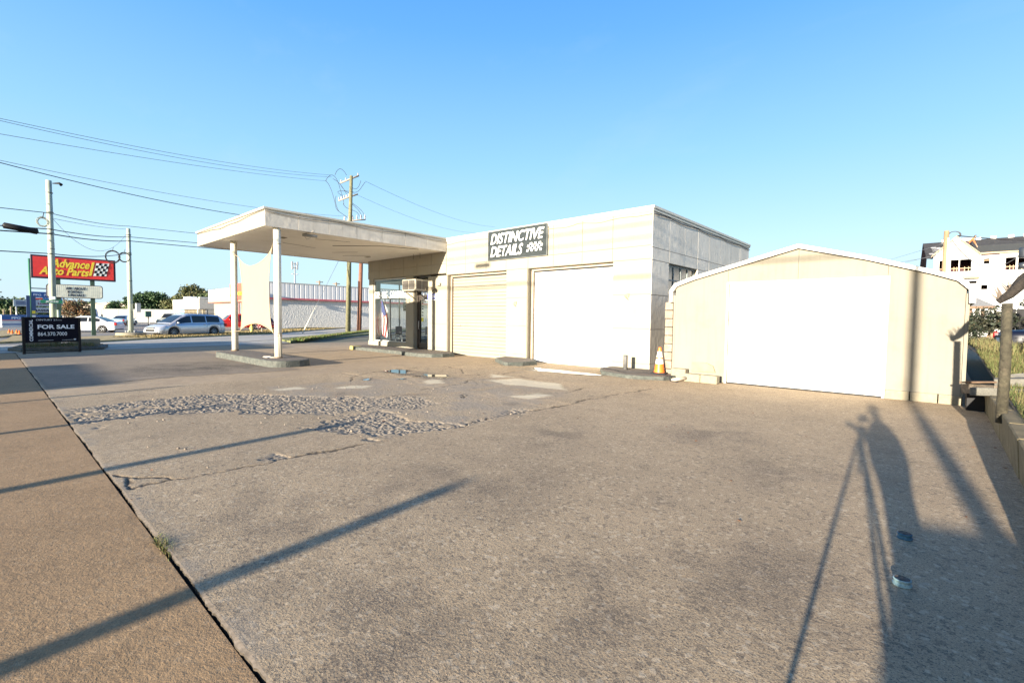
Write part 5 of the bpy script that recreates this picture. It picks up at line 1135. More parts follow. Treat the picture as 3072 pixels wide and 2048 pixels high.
MB().fprism(lb, P, -.22, .0).build('letter_cabinet', mat('cabinet_brown', (.05, .04, .05), .5), ap)
P = [(x, z) for x, z in rrect(.05, LW-.05, 2.75, 3.61, .12, 5)]
MB().fprism(lb, P, .001, .02).build('letter_board', mat('letter_cream', (.80, .78, .64), .5), ap)
mb = MB()
for k in range(26): mb.fbox(lb, .12+k*(LW-.24)/26, .126+k*(LW-.24)/26, 2.79, 3.57, .02, .024)
mb.build('board_lines', mat('line_grey', (.5, .49, .42), .6), ap)
lt = mat('letter_dark', (.025, .03, .06), .5)
text('ASK  ABOUT', lb, 1.0, 3.30, .25, lt, ap, c=.03, width=1.06, bold=.035)
text('M ONTHLY', lb, 1.08, 3.06, .25, lt, ap, c=.03, width=.78, bold=.035)
text('S PECIALS', lb, 1.08, 2.82, .25, lt, ap, c=.03, width=.9, bold=.035)
bp = thing('banner_pole', 'thin green pole with a narrow blue banner left of the red pylon sign', 'pole', (-45.0, 2.05, 0))
MB().tube([(-45.0, 2.05, 0), (-45.0, 2.05, 5.2)], .06, 8).build('pole', mat('bright_green_pole', (.05, .16, .10), .5), bp)
FB = Frame((-44.95, 1.85, 0), (-45.0, 2.32, 0)); MB().fbox(FB, 0, .45, .9, 2.75, -.02, .02).build('banner', mat('banner_blue', (.05, .09, .2), .6), bp)
MB().fbox(FB, .25, .42, 1.55, 1.75, .021, .03).build('badge', yel_m, bp); MB().fbox(FB, .25, .42, 1.2, 1.45, .021, .03).build('badge', white_m, bp)
# pylon far (multi tenant)
pp = thing('tenant_sign', 'tall grey framed blue and white tenant sign behind the red pylon sign', 'sign', (-70.5, 4.2, 0))
FP = Frame((-71.1, 3.30, 0), (-69.6, 4.95, 0)); FP = Frame((-71.1, 3.2, 0), (-71.7, 5.9, 0)); WP = FP.len
MB().fbox(FP, 0, .10, 0, 4.25, -.1, .05).fbox(FP, WP-.1, WP, 0, 4.25, -.1, .05).fbox(FP, .1, WP-.1, 4.15, 4.25, -.1, .05).build('frame', mat('frame_grey', (.18, .19, .2), .5), pp)
MB().fbox(FP, .15, WP-.15, 3.24, 3.84, -.05, .0).build('panel', blue_m, pp); text('PPG  PAINTS', FP, .28, 3.42, .32, pale, pp, c=.02, width=2.0, bold=.02)
MB().fbox(FP, .15, 1.0, 3.02, 3.2, -.05, 0).build('panel', red_m, pp); MB().fbox(FP, 1.05, WP-.15, 3.02, 3.2, -.05, 0).build('panel', mat('mid_blue', (.05, .2, .5), .5), pp)
MB().fbox(FP, .15, WP-.15, 2.35, 2.98, -.05, 0).build('panel', mat('pale_blue_panel', (.4, .46, .52), .5), pp); text('LOANS', FP, .62, 2.52, .26, mat('maroon', (.2, .03, .08), .5), pp, c=.02, width=1.1, bold=.03)
MB().fbox(FP, .15, WP-.15, 1.65, 2.2, -.05, 0).build('panel', mat('pale_panel', (.45, .5, .52), .5), pp); text('MASSAGE', FP, .22, 1.76, .34, lt, pp, c=.02, width=1.8, bold=.03)
# blue and white box truck
bt = thing('box_truck', 'blue and white paint delivery truck parked left behind the for sale sign', 'truck', (-60.5, 1.9, 0))
FT = Frame((-60.6, .95, 0), (-60.0, 4.6, 0)); FT = Frame((-60.75, .95, 0), (-61.6, 4.9, 0)); TW = FT.len
MB().fbox(FT, 0, TW, .30, 1.36, -1.9, 0).build('box_body', whitep, bt, bevel=.02)
MB().fbox(FT, .01, TW-.01, .98, 1.34, .001, .02).build('top_band', blue_m, bt); MB().fbox(FT, .01, TW-.01, .91, .96, .001, .02).build('stripe', red_m, bt); MB().fbox(FT, .01, TW-.01, .52, .62, .001, .02).build('stripe', blue_m, bt)
MB().fbox(FT, .01, TW, 1.362, 1.42, -1.9, .01).build('roof', blue_m, bt)
text('PPG  PAINTS', FT, .62, 1.04, .28, pale, bt, c=.025, width=1.9, bold=.03)
for a in (1.55, 3.4):
    c = FT(a, .24, -.08); MB().tube([FT(a, .24, -.25), FT(a, .24, .03)], .25, 18).build('wheel', rubber_m, bt); MB().tube([FT(a, .24, .02), FT(a, .24, .045)], .12, 12).build('rim', alu_m, bt)
for k, (x, y) in enumerate(((-52.5, 1.2), (-51.0, 1.55), (-50.4, 1.3), (-49.0, 1.62))):
    c = thing('small_cone', ['small orange cone lying left of the for sale sign', 'second small orange cone on the verge left of the sign', 'third small orange cone on the verge left of the sign', 'small orange cone nearest the for sale board edge'][k], 'cone', (x, y, .06), 0, 'small orange cones on the far verge')
    MB().box(-.12, .12, -.12, .12, 0, .02).build('base', mat('orange_dark', (.5, .08, .02), .5), c, world=False); MB().lathe([(.10, .02), (.02, .28), (0, .28)], n=10).build('cone_body', orange_m, c, world=False)
c = thing('small_cone', 'tiny orange marker on the road beyond the kerb left of the second pole', 'cone', (-63.5, 9.0, 0)); MB().box(-.1, .1, -.1, .1, 0, .02).build('base', MATS['orange_dark'], c, world=False); MB().lathe([(.12, .02), (.03, .45), (0, .45)], n=10).build('cone_body', orange_m, c, world=False)

# green box sign on post, hydrant, markers
g = thing('post_sign', 'dark green box sign on a thin post left of the minivan', 'sign', (-54.1, 10.05, 0))
MB().tube([(-54.1, 10.05, 0), (-54.1, 10.05, 1.4)], .04, 8).build('post', black_m, g); FG = Frame((-54.1, 9.83, 0), (-54.15, 10.28, 0)); MB().fbox(FG, 0, .45, 1.36, 1.88, -.08, .08).build('panel', mat('dull_green', (.05, .12, .09), .5), g, bevel=.01)
hy = thing('fire_hydrant', 'yellow fire hydrant on the dry verge below the shade cloth', 'fire hydrant', (-46.8, 16.3, .06)); hm = mat('hydrant_yellow', (.65, .55, .12), .5, var=.15, vs_=10)
MB().lathe([(.16, 0), (.16, .05), (.11, .07), (.11, .45), (.13, .47), (.13, .52), (.11, .58), (.05, .66), (.03, .72), (0, .72)], n=16).build('barrel', hm, hy, world=False)
for a in (0, 2.2, 4.2): MB().tube([(0, 0, .38), (.19*math.cos(a), .19*math.sin(a), .38)], .055, 10).build('nozzle', hm, hy, world=False)
mb = MB().tube([(-45.7, 16.8, .05), (-45.7, 16.8, .50)], .06, 8); tag(mb.build('marker_post', conc_m, origin=(-45.7, 16.8, .05)), 'short pale marker post right of the yellow fire hydrant', 'post')

# ------------------------------------------------------------------ buildings across the street
ab = thing('auto_parts_store', 'long pale auto parts store with red front fascia, ribbed metal band and rough stone wall', 'building', (-62.8, 22.8, 0))
A0, A1, AL = None, None, None
A0, A1, AL = Vector((-62.8, 22.8, 0)), Vector((-62.8, 58, 0)), Vector((-80.2, 22.8, 0)); FR = Frame(A0, A1); LR = FR.len
stone = mat('rough_stone', (.60, .58, .55), .9, var=.15, vs_=6)
# rough split face stones with real relief
nxs, nzs = 420, 44; V = []
rs_ = np.random.RandomState(4)
for j in range(nzs+1):
    for i in range(nxs+1):
        a = LR*i/nxs; b = 3.72*j/nzs; d = float(abs(fbm(np.array(a*7.5), np.array(b*7.5), 3, 12)-.45))*.065; V.append(FR(a, b, -.02+d))
mb = MB(); mb.add(V, [(j*(nxs+1)+i, j*(nxs+1)+i+1, (j+1)*(nxs+1)+i+1, (j+1)*(nxs+1)+i) for j in range(nzs) for i in range(nxs)]); o = mb.build('stone_wall', stone, ab); o['kind'] = 'stuff'
MB().fbox(FR, 0, LR, 0, 3.9, -.5, -.03).build('wall', stone, ab)
MB().fbox(FR, -.1, LR, 3.70, 3.92, -.3, .36).build('red_trim', mat('faded_red_trim', (.50, .12, .14), .5), ab)
cor = MB(); k = 0; a = 0
pr = []
while a < LR:
    pr += [(a, .285), (a+.05, .32), (a+.47, .32), (a+.52, .285)]; a += .62
V = [FR(p[0], 3.92, p[1]) for p in pr]+[FR(p[0], 5.80, p[1]) for p in pr]; n = len(pr)
cor.add(V, [(i, i+1, n+i+1, n+i) for i in range(n-1)]); cor.build('ribbed_band', mat('ribbed_metal', (.66, .65, .66), .45, var=.03), ab)
MB().fbox(FR, -.1, LR, 5.79, 5.88, -.4, .36).build('coping', coping_m, ab)
FL = Frame(AL, A0); LL = FL.len
MB().fbox(FL, 0, LL, 0, 3.3, -.6, -.02).build('wall', mat('tan_brick', (.30, .25, .19), .9, vs_=20, var=.2), ab)
MB().fbox(FL, 0, 9.2, 3.6, 5.25, -.4, .7).build('white_fascia', white_m, ab); MB().fbox(FL, 9.2, LL+.3, 3.6, 5.75, -.4, .7).build('red_fascia', mat('red_fascia', (.62, .08, .05), .5, var=.05), ab)
MB().fbox(FL, 0, LL+.3, 3.38, 3.6, -.4, .72).build('red_trim', mat('coral_trim', (.60, .16, .12), .5), ab)
text('Advance Auto Parts', FL, 9.6, 4.2, .95, yel_m, ab, c=.78, width=9.5, bold=.03, depth=.08)
for k in range(8):
    a = 9.6+k*.98; MB().fbox(FL, a+.12, a+.9, .4, 3.2, .0, .03).build('window_glass', mat('shop_glass', (.12, .15, .17), .1, var=.2), ab); MB().fbox(FL, a-.06, a+.10, .0, 3.25, .0, .10).build('mullion', mat('red_mullion', (.30, .06, .05), .5), ab)
MB().fbox(FL, 8.6, 9.3, 0, 3.38, .0, .3).build('pillar', white_m, ab)
MB().add([FR(0, 5.2, -.4), FR(LR, 5.2, -.4), (-80, 58, 5.2), (-80, 22.9, 5.2)], [(0, 1, 2, 3)]).build('roof', MATS['roof_felt'], ab)
# small shop
sb = thing('corner_shop', 'small white fronted shop with stepped parapet between the trees and the auto parts store', 'building', (-87.4, 23.5, 0))
FQ = Frame((-102.7, 23.5, 0), (-87.4, 23.5, 0)); LQ = FQ.len
MB().fbox(FQ, 0, LQ, 2.55, 4.2, -.4, .8).fbox(FQ, LQ*.42, LQ*.68, 4.2, 4.62, -.3, .7).build('parapet', white_m, sb)
MB().fbox(FQ, 0, LQ, 0, 2.6, -4, -.4).build('wall', mat('shop_wall', (.45, .42, .36), .8), sb)
for k in range(14):
    a = LQ*.28+k*LQ*.72/14; MB().fbox(FQ, a, a+.16, 0, 2.55, -.35, .1).build('mullion', mat('tan_mullion', (.42, .36, .26), .6), sb); MB().fbox(FQ, a+.2, a+.8, .5, 2.5, -.34, -.3).build('window_glass', mat('poster_glass', (.14, .15, .17), .2, var=.8, vs_=1.3), sb)
FQ2 = Frame((-87.33, 22.75, 0), (-87.33, 31, 0))
MB().fbox(FQ2, 0.05, FQ2.len, 2.55, 4.3, -.4, .0).fbox(FQ2, 0.05, FQ2.len, 0, 2.5, -1.2, -.8).build('side_wall', mat('shop_side', (.5, .47, .42), .7), sb); MB().fbox(FQ2, .05, FQ2.len, 4.3, 4.42, -.5, .1).build('coping', white_m, sb)
for a, c_, w_ in ((LQ*.64, mat('sky_blue_poster', (.15, .45, .62), .5), 1.8), (LQ*.45, mat('tan_poster', (.5, .35, .25), .5), 1.0), (LQ*.2, mat('salmon_poster', (.6, .33, .25), .5), 1.2)):
    MB().fbox(FQ, a, a+w_, 2.95, 3.85, .8, .86).build('poster', c_, sb)
MB().fbox(FQ, .2, LQ*.27, 1.75, 2.5, .0, .1).build('blue_banner', mat('banner_pale_blue', (.2, .4, .6), .5), sb)
# long white wall
ww = thing('white_warehouse', 'long low white warehouse wall behind the street pole and trees', 'building', (-120, 19, 0))
FW = Frame((-131, 9.5, 0), (-112.3, 26.9, 0))
MB().fbox(FW, 0, FW.len, -.05, 2.5, -6, 0).build('wall', mat('warehouse_white', (.21, .205, .195), .7, var=.03), ww); MB().fbox(FW, -.1, FW.len, 2.5, 2.62, -6, .06).build('coping', mat('dark_coping', (.12, .14, .15), .6), ww)
for k in range(7): MB().fbox(FW, 2+k*3.4, 2.06+k*3.4, 0, 2.5, .001, .04).build('downpipe', mat('pipe_grey', (.35, .34, .33), .6), ww)
MB().fbox(FW, 8.4, 9.0, .2, 1.5, .0, .25).build('cabinet', mat('cabinet_grey', (.4, .4, .36), .6), ww)
hb = thing('arched_hall', 'distant pale hall with a low arched roof behind the white warehouse', 'building', (-168, 23, 0))
FH = Frame((-175, 16, 0), (-161, 30, 0)); P = [(FH.len*t, 2.8+1.6*math.sin(t*math.pi)) for t in np.linspace(0, 1, 12)]
MB().fprism(FH, [(0, 0)]+P+[(FH.len, 0)], -8, 0).build('wall', mat('hall_tan', (.42, .36, .30), .7), hb)
MB().fprism(FH, [(a, b+.05) for a, b in P]+[(a, b+.3) for a, b in P[::-1]], -8, .3).build('roof', mat('hall_roof', (.35, .27, .22), .6), hb)
# rails along the white wall
rl = thing('guard_rail', 'pale low pipe rail in front of the long white warehouse wall', 'rail', (-100, 15, 0))
FGR = Frame((-104, 12, 0), (-93, 22.5, 0)); MB().tube([FGR(0, .7), FGR(FGR.len, .7)], .05, 6).build('rail', white_m, rl)
for k in range(6): MB().tube([FGR(k*3, 0), FGR(k*3, .72)], .05, 6).build('post', white_m, rl)
# far low sheds / poles on the left edge
fb = thing('billboard', 'small far billboard on posts in front of the dark trees at the left edge', 'billboard', (-105, 3.0, 0))
FBB = Frame((-105, 2.95, 0), (-105.4, 5.1, 0)); MB().fbox(FBB, 0, 2.0, 2.6, 3.6, -.1, 0).build('panel', mat('billboard_pale', (.4, .45, .48), .6), fb); MB().fbox(FBB, .25, 1.7, 2.8, 3.4, .001, .03).build('poster', mat('billboard_blue', (.12, .16, .25), .5), fb)
for a in (.3, 1.7): MB().tube([FBB(a, 0, -.05), FBB(a, 2.6, -.05)], .08, 6).build('post', steel_m, fb)
for k, (x, y, h) in enumerate(((-84.2, .9, 2.3), (-90.5, 2.3, 2.4), (-88, 1.6, 2.0), (-79, .55, 5.6))):
    o = thing('utility_pole', ['short tan pole among the signs at the far left edge', 'white topped pole left of the far billboard', 'grey pole between the dark trees at the far left', 'tall thin utility pole cut by the left edge of the picture'][k], 'pole', (x, y, 0)); MB().tube([(x, y, 0), (x, y, h)], .09, 6).build('shaft', polewood_m, o)
    if k == 3:
        for z in (5.3, 3.9, 3.1): MB().tube([(x, y-.8, z), (x, y+.8, z)], .06, 5).build('crossarm', polewood_m, o)

# ------------------------------------------------------------------ trees
def tree(name, label, loc, H, rx, rz_, m, leaf, n, trunk_r=.18, seed=1, group=None, base=.25, lobes=9, cat='tree', sparse=1.0, wood=None):
    rng = random.Random(seed); o = thing(name, label, cat, loc, rng.uniform(0, 6), group)
    cz = H-rz_*1.0; C_ = []
    for k in range(lobes):
        a = rng.uniform(0, 6.283); q = rng.uniform(.15, .75); C_.append((rx*q*math.cos(a), rx*q*math.sin(a), cz+rz_*rng.uniform(-.65, .55), rng.uniform(.30, .5)*rx, rng.uniform(.28, .45)*rz_))
    C_.append((0, 0, H-.42*rz_, .45*rx, .42*rz_))
    V = []; Fc = []; mi = []
    for _ in range(n//7):
        c = rng.choice(C_); u, v = rng.uniform(-1, 1), rng.uniform(0, 6.283); rad = rng.uniform(.55, 1.08)*sparse; s_ = math.sqrt(1-u*u)
        p = (c[0]+c[3]*rad*s_*math.cos(v), c[1]+c[3]*rad*s_*math.sin(v), c[2]+c[4]*rad*u)
        if p[2] < H*base*.6: continue
        k_ = rng.randrange(3)
        for _ in range(7):
            x, y, z = p[0]+rng.gauss(0, leaf*1.1), p[1]+rng.gauss(0, leaf*1.1), p[2]+rng.gauss(0, leaf*.8)
            nrm = Vector((rng.gauss(0, 1), rng.gauss(0, 1), rng.gauss(.3, 1))).normalized(); t = nrm.orthogonal().normalized()*leaf*rng.uniform(.5, 1.1); w2 = nrm.cross(t)*.62; b = len(V); c0 = Vector((x, y, z))
            V += [tuple(c0-t), tuple(c0+w2), tuple(c0+t), tuple(c0-w2)]; Fc.append((b, b+1, b+2, b+3)); mi.append(k_ if rng.random() < .8 else rng.randrange(3))
    me = bpy.data.meshes.new('crown'); me.from_pydata(V, [], Fc)
    for mm in m: me.materials.append(mm)
    me.polygons.foreach_set('material_index', mi); cr_ = bpy.data.objects.new('crown', me); COL.objects.link(cr_); cr_.parent = o
    tm = MB(); tm.tube([(0, 0, -.1), (.05*rx, 0, H*.3), (0, .04*rx, H*.62), (0, 0, H*.9)], [trunk_r, trunk_r*.75, trunk_r*.45, trunk_r*.15], 8)
    for k in range(7):
        c = C_[k % len(C_)]; z = H*rng.uniform(.28, .6); tm.tube([(0, 0, z), (c[0]*.5, c[1]*.5, (z+c[2])/2+.1), (c[0], c[1], c[2]+.1)], [trunk_r*.4, trunk_r*.25, trunk_r*.08], 5)
    tm.build('trunk', wood or polewood_m, o, world=False); return o
def leafm(n, c): return mat('leaf_'+n, c, .7, var=.35, vs_=1.5)
dg_ = (leafm('pine_a', (.035, .075, .025)), leafm('pine_b', (.05, .095, .03)), leafm('pine_c', (.025, .055, .02)))
ol = (leafm('olive_a', (.075, .082, .024)), leafm('olive_b', (.095, .092, .03)), leafm('olive_c', (.05, .065, .02)))
br = (leafm('rust_a', (.20, .10, .04)), leafm('rust_b', (.14, .075, .03)), leafm('rust_c', (.10, .09, .035)))
gr = (leafm('mid_a', (.06, .09, .03)), leafm('mid_b', (.08, .10, .035)), leafm('mid_c', (.045, .07, .025)))
G_ = 'trees behind the warehouse and shops'
tree('pine_tree', 'dark rounded pine behind the white warehouse, darkest of the group', (-148.5, 28.2, 0), 7.2, 5.2, 3.4, dg_, .30, 17000, seed=2, group=G_)
tree('oak_tree', 'tall olive green tree just left of the small white shop, tallest of the group', (-141.0, 35.0, 0), 9.0, 5.6, 4.6, ol, .30, 20000, seed=3, group=G_)
tree('oak_tree', 'olive tree directly behind the small white shop', (-137, 39.5, 0), 8.0, 5.0, 4.0, gr, .30, 14000, seed=4, group=G_)
tree('pine_tree', 'low dark tree between the small shop and the auto parts store', (-133, 44, 0), 7.4, 5.5, 3.4, dg_, .30, 14000, seed=5, group=G_)
tree('oak_tree', 'rusty brown tree in front of the tall olive tree', (-143, 33.2, 0), 5.4, 3.6, 2.8, br, .34, 6000, seed=6, group=G_)
tree('bush', 'brownish low tree left of the dark pine', (-151.5, 25.0, 0), 4.3, 3.0, 2.2, (ol[1], br[1], gr[0]), .30, 4500, seed=7, group=G_)
tree('pine_tree', 'small round dark pine right of the second street pole', (-155, 21.8, 0), 4.6, 2.0, 2.0, dg_, .3, 3000, seed=8, group=G_)
tree('autumn_tree', 'bare looking young tree with rust brown leaves behind the letter board', (-65.2, 6.2, 0), 3.2, 1.75, 1.35, br, .085, 4800, trunk_r=.06, seed=9, lobes=12)
for k, (x, y, h, rx) in enumerate(((-236, 2.5, 6.5, 8), (-232, 9, 6.4, 8), (-228, 16, 5.6, 7), (-214, 24, 5.2, 6), (-206, 31, 5.6, 6), (-240, -5, 6.6, 8))):
    tree('far_tree', ['wide dark far tree at the left edge of the picture', 'far dark tree behind the far billboard', 'far dark tree behind the banner pole', 'low far tree left of the arched hall', 'low far tree right of the arched hall', 'dark far tree partly outside the left edge'][k], (x, y, 0), h, rx, h*.55, gr if k % 2 else dg_, .5, 5500, seed=30+k, group='far treeline on the left')
me = MB()
# far wooded horizon
def ridge(name, pts, h, m):
    mb = MB(); rng = random.Random(8)
    V = []; n = 0
    for (a, b) in zip(pts[:-1], pts[1:]):
        a, b = Vector(a), Vector(b); L_ = (b-a).length; c = int(L_*7)
        for _ in range(c):
            p = a.lerp(b, rng.random()); hh = h*(.65+.35*math.sin(p.x*.07)*math.sin(p.y*.11+1)); z = rng.uniform(0, 1)**.6*hh; s_ = rng.uniform(.8, 1.8)
            nrm = Vector((rng.gauss(0, 1), rng.gauss(0, 1), rng.gauss(0, 1))).normalized(); t = nrm.orthogonal().normalized()*s_; w2 = nrm.cross(t); c0 = Vector((p.x+rng.uniform(-5, 5), p.y+rng.uniform(-5, 5), z)); bb_ = len(V)
            V += [c0-t, c0+w2*.7, c0+t, c0-w2*.7]; mb.f.append([bb_, bb_+1, bb_+2, bb_+3]); mb.sm.append(False); mb.mi.append(0)
    mb.v = [tuple(v) for v in V]; o = mb.build(name, m); tag(o, kind='stuff')
ridge('distant_woods', [(-420, -60), (-400, 10), (-330, 70), (-260, 120), (-160, 260), (-60, 330), (60, 340), (200, 320), (330, 250)], 9.5, leafm('far_wood', (.07, .09, .06)))

# ------------------------------------------------------------------ utility poles beyond the canopy and the mast
up = thing('utility_pole', 'tall green grey wooden utility pole with crossarms and insulators above the canopy', 'utility pole', (-45.95, 25.4, 0))
MB().tube([(-45.97, 25.37, 0), (-45.9, 25.5, 8), (-45.78, 25.7, 16.1)], [.26, .22, .16], 14).build('shaft', mat('green_pole_wood', (.15, .145, .08), .8, var=.3, vs_=6, bump=.4, bs=20), up)
A_, Bq = Vector((-46.30, 24.75, 15.25)), Vector((-45.40, 26.35, 16.2))
armw = mat('arm_wood', (.30, .26, .21), .8)
def arm(a, b, r, nm='crossarm', m=None):
    return MB().tube([a, b], r, 6).build(nm, m or armw, up)
arm(A_, Bq, .09); arm(Vector((-46.38, 24.6, 13.45)), Vector((-45.45, 26.25, 14.3)), .08)
ins = mat('insulator_grey', (.35, .33, .36), .4)
def insul(p, d=.22):
    MB().lathe([(.03, 0), (.09, .03), (.03, .07), (.09, .10), (.03, .14), (.09, .17), (.02, d)], p, 8).build('insulator', ins, up)
for t in (.05, .3, .55, .95): insul(A_.lerp(Bq, t)+Vector((0, 0, .07)))
for k in range(6): insul(Vector((-46.38, 24.6, 13.45)).lerp(Vector((-45.45, 26.25, 14.3)), .02+k*.13)+Vector((0, 0, .06)), .3)
for k in range(6): insul(Vector((-46.1, 25.1, 11.45)).lerp(Vector((-45.1, 26.85, 11.8)), k/5), .5)
arm(Vector((-46.15, 25.0, 11.4)), Vector((-45.05, 26.9, 11.75)), .07)
random.seed(12)
def loop(a, b, c, d, r=.022, m=None, n=14):
    a, b, c, d = map(Vector, (a, b, c, d)); pts = [a*(1-t)**3+b*3*t*(1-t)**2+c*3*t*t*(1-t)+d*t**3 for t in [i/n for i in range(n+1)]]
    MB().tube(pts, r, 5).build('jumper_wire', m or wire_m, up)
loop((-46.9, 23.5, 15.3), (-46.7, 23.9, 16.3), (-46.5, 24.4, 16.2), (-46.3, 24.7, 14.8)); loop((-46.3, 24.7, 14.8), (-46.25, 24.8, 14.3), (-46.15, 25.0, 14.0), (-46.1, 25.05, 13.0))
loop((-46.9, 23.5, 15.3), (-46.75, 23.9, 15.1), (-46.6, 24.2, 13.9), (-46.5, 24.4, 12.7)); loop((-46.5, 24.4, 12.7), (-46.4, 24.6, 12.2), (-46.1, 25.1, 12.2), (-45.9, 25.5, 11.6))
loop((-46.45, 24.4, 13.9), (-46.6, 24.2, 13.5), (-46.4, 24.5, 12.6), (-46.35, 24.6, 12.4)); loop((-46.2, 24.9, 14.0), (-46.6, 24.2, 14.4), (-46.4, 24.6, 14.5), (-45.9, 25.5, 14.5))
loop((-45.75, 25.8, 14.5), (-45.4, 26.3, 14.2), (-45.3, 26.6, 15.2), (-45.1, 26.9, 15.6)); loop((-45.75, 25.8, 14.9), (-45.5, 26.2, 14.6), (-45.4, 26.4, 15.1), (-45.3, 26.5, 15.7))
loop((-46.5, 24.3, 16.0), (-46.4, 24.6, 17.0), (-46.2, 25.0, 16.8), (-46.0, 25.3, 16.1)); loop((-46.15, 25.0, 13.2), (-46.0, 25.2, 12.4), (-45.5, 26.2, 12.9), (-45.4, 26.4, 12.0))
loop((-45.8, 25.7, 13.4), (-45.5, 26.2, 13.0), (-45.2, 26.7, 12.7), (-45.15, 26.8, 12.1)); loop((-46.6, 24.1, 15.6), (-46.3, 24.8, 15.4), (-46.1, 25.1, 14.5), (-46.0, 25.3, 14.2))
loop((-45.8, 25.7, 13.3), (-45.5, 26.2, 12.8), (-45.3, 26.5, 12.5), (-45.3, 26.6, 12.0)); loop((-46.3, 24.7, 15.2), (-46.25, 24.9, 14.9), (-46.1, 25.1, 14.4), (-45.85, 25.6, 14.3))
rp = thing('utility_pole', 'shorter red brown wooden pole standing right of the tall utility pole', 'utility pole', (-47.6, 27.58, 0))
MB().tube([(-47.6, 27.58, 0), (-47.47, 27.8, 8.2)], [.25, .2], 14).build('shaft', redpole_m, rp); MB().tube([(-47.45, 27.35, .05), (-47.4, 27.4, 5.5)], .05, 6).build('conduit', black_m, rp)
def G2(A, Bp): return MB().tube([A, Bp], .03, 5)
gw = thing('guy_wire', 'slanting guy wire with pale guard left of the two utility poles', 'guy wire', (-44.0, 18.9, 0))
MB().tube([(-44.6, 20.0, .02), (-45.4, 24.2, 7.5)], .02, 4).build('wire', wiregrey_m, gw); MB().tube([(-44.6, 20.0, .02), (-44.87, 21.4, 2.5)], .05, 6).build('guard', mat('guard_cream', (.6, .57, .45), .5), gw)
mt = thing('cell_mast', 'thin grey lattice mast with antenna clusters far behind the store', 'mast', (-183.5, 79.5, 0))
MB().tube([(-183.5, 79.5, 0), (-183.5, 79.5, 22)], [.45, .22], 8).build('shaft', steel_m, mt)
for z, w_ in ((21.4, 1.3), (19.9, 1.2), (17.5, 1.6)):
    for k in range(4):
        a = k*math.pi/2+.5; MB().tube([(-183.5, 79.5, z), (-183.5+w_*math.cos(a), 79.5+w_*math.sin(a), z)], .09, 5).build('antenna_arm', steel_m, mt)
        if z > 18: MB().box(-183.5+w_*math.cos(a)-.2, -183.5+w_*math.cos(a)+.2, 79.5+w_*math.sin(a)-.2, 79.5+w_*math.sin(a)+.2, z-.6, z+.8).build('antenna', steel_m, mt)
for k, (x, y, h) in enumerate(((-158.5, 77.0, 13.8), (-155.5, 81.5, 13.4))):
    o = thing('utility_pole', ['short far pole sticking up above the store roof, left of two', 'short far pole with crossarm above the store roof, right of two'][k], 'utility pole', (x, y, 0)); MB().tube([(x, y, 0), (x, y, h)], .28, 6).build('shaft', polewood_m, o); MB().tube([(x-.6, y-1, h-.5), (x+.6, y+1, h-.5)], .15, 5).build('crossarm', polewood_m, o)

# ------------------------------------------------------------------ overhead wires
def wire(a, b, sag, r, label, m=None, n=22, name='overhead_wire', group='overhead wires'):
    a, b = Vector(a), Vector(b); pts = [a.lerp(b, i/n)-Vector((0, 0, sag*4*(i/n)*(1-i/n))) for i in range(n+1)]
    mb = MB(); mb.tube([p-a for p in pts], r, 4, False); o = mb.build(name, m or wire_m, world=False); o.location = a; return tag(o, label, 'wire', group)
wire((-33, .10, 10.64), (-46.55, 24.15, 15.95), .42, .012, 'topmost thin wire from the left edge to the tall utility pole', wiregrey_m)
wire((-33, .10, 10.55), (-46.6, 24.0, 15.75), .52, .012, 'second thin wire from the left edge to the tall utility pole', wiregrey_m)
wire((-33, .08, 9.90), (-46.85, 23.55, 15.3), .25, .012, 'third thin wire from the left edge to the tall utility pole', wiregrey_m)
wire((-33, .05, 8.74), (-45.9, 25.5, 11.95), .5, .011, 'thin wire above the thick cables that vanishes behind the canopy', wiregrey_m)
wire((-33, .04, 8.68), (-45.95, 25.4, 11.2), .8, .020, 'thicker sagging wire that vanishes behind the canopy', wire_m)
wire((-45.1, 26.9, 15.7), (-77, 79, 22.6), 1.0, .016, 'upper wire leaving the tall utility pole to the right', wiregrey_m); wire((-45.75, 25.8, 14.4), (-81, 77, 21.4), 1.0, .014, 'lower wire leaving the tall utility pole to the right', wiregrey_m)
L0 = Vector((-25.0, -13.0, 5.0))
def span(z0, z1, z2, z3, r, lab, m=None, sag=.12):
    a, b, c, d = Vector((-24.0, -14, z0)), Vector((-29.25, 2.05, z1)), Vector((-43.6, 7.1, z2)), Vector((-46.0, 25.2, z3)); P = []
    for (p, q) in ((a, b), (b, c), (c, d)):
        for i in range(10): t = i/10; P.append(p.lerp(q, t)-Vector((0, 0, sag*4*t*(1-t))))
    P.append(d); mb = MB(); mb.tube([p-b for p in P], r, 5, False); o = mb.build('overhead_wire', m or wire_m, world=False); o.location = b; tag(o, lab, 'wire', 'overhead wires')
span(5.30, 5.98, 7.90, 8.9, .016, 'upper black cable strung between the two green poles')
span(4.35, 5.28, 7.14, 8.2, .022, 'thick black cable passing both green poles, upper of the pair')
span(4.15, 5.08, 6.85, 7.75, .027, 'thick black cable passing both green poles, lower of the pair')
wire((-24, -14, 3.4), (-29.3, 2.05, 4.22), .05, .02, 'lowest black cable left of the first green pole'); wire((-29.3, 2.05, 4.22), (-43.7, 7.1, 6.0), .18, .022, 'lowest black cable between the two green poles, above the red sign')
wire((-29.4, 2.05, 5.9), (-43.75, 7.1, 7.6), 1.5, .010, 'thin slack wire hanging between the two green poles', wiregrey_m)
wire((-29.4, 2.05, 5.8), (-43.75, 7.1, 7.7), .1, .010, 'thin taut wire between the two green poles', wiregrey_m)
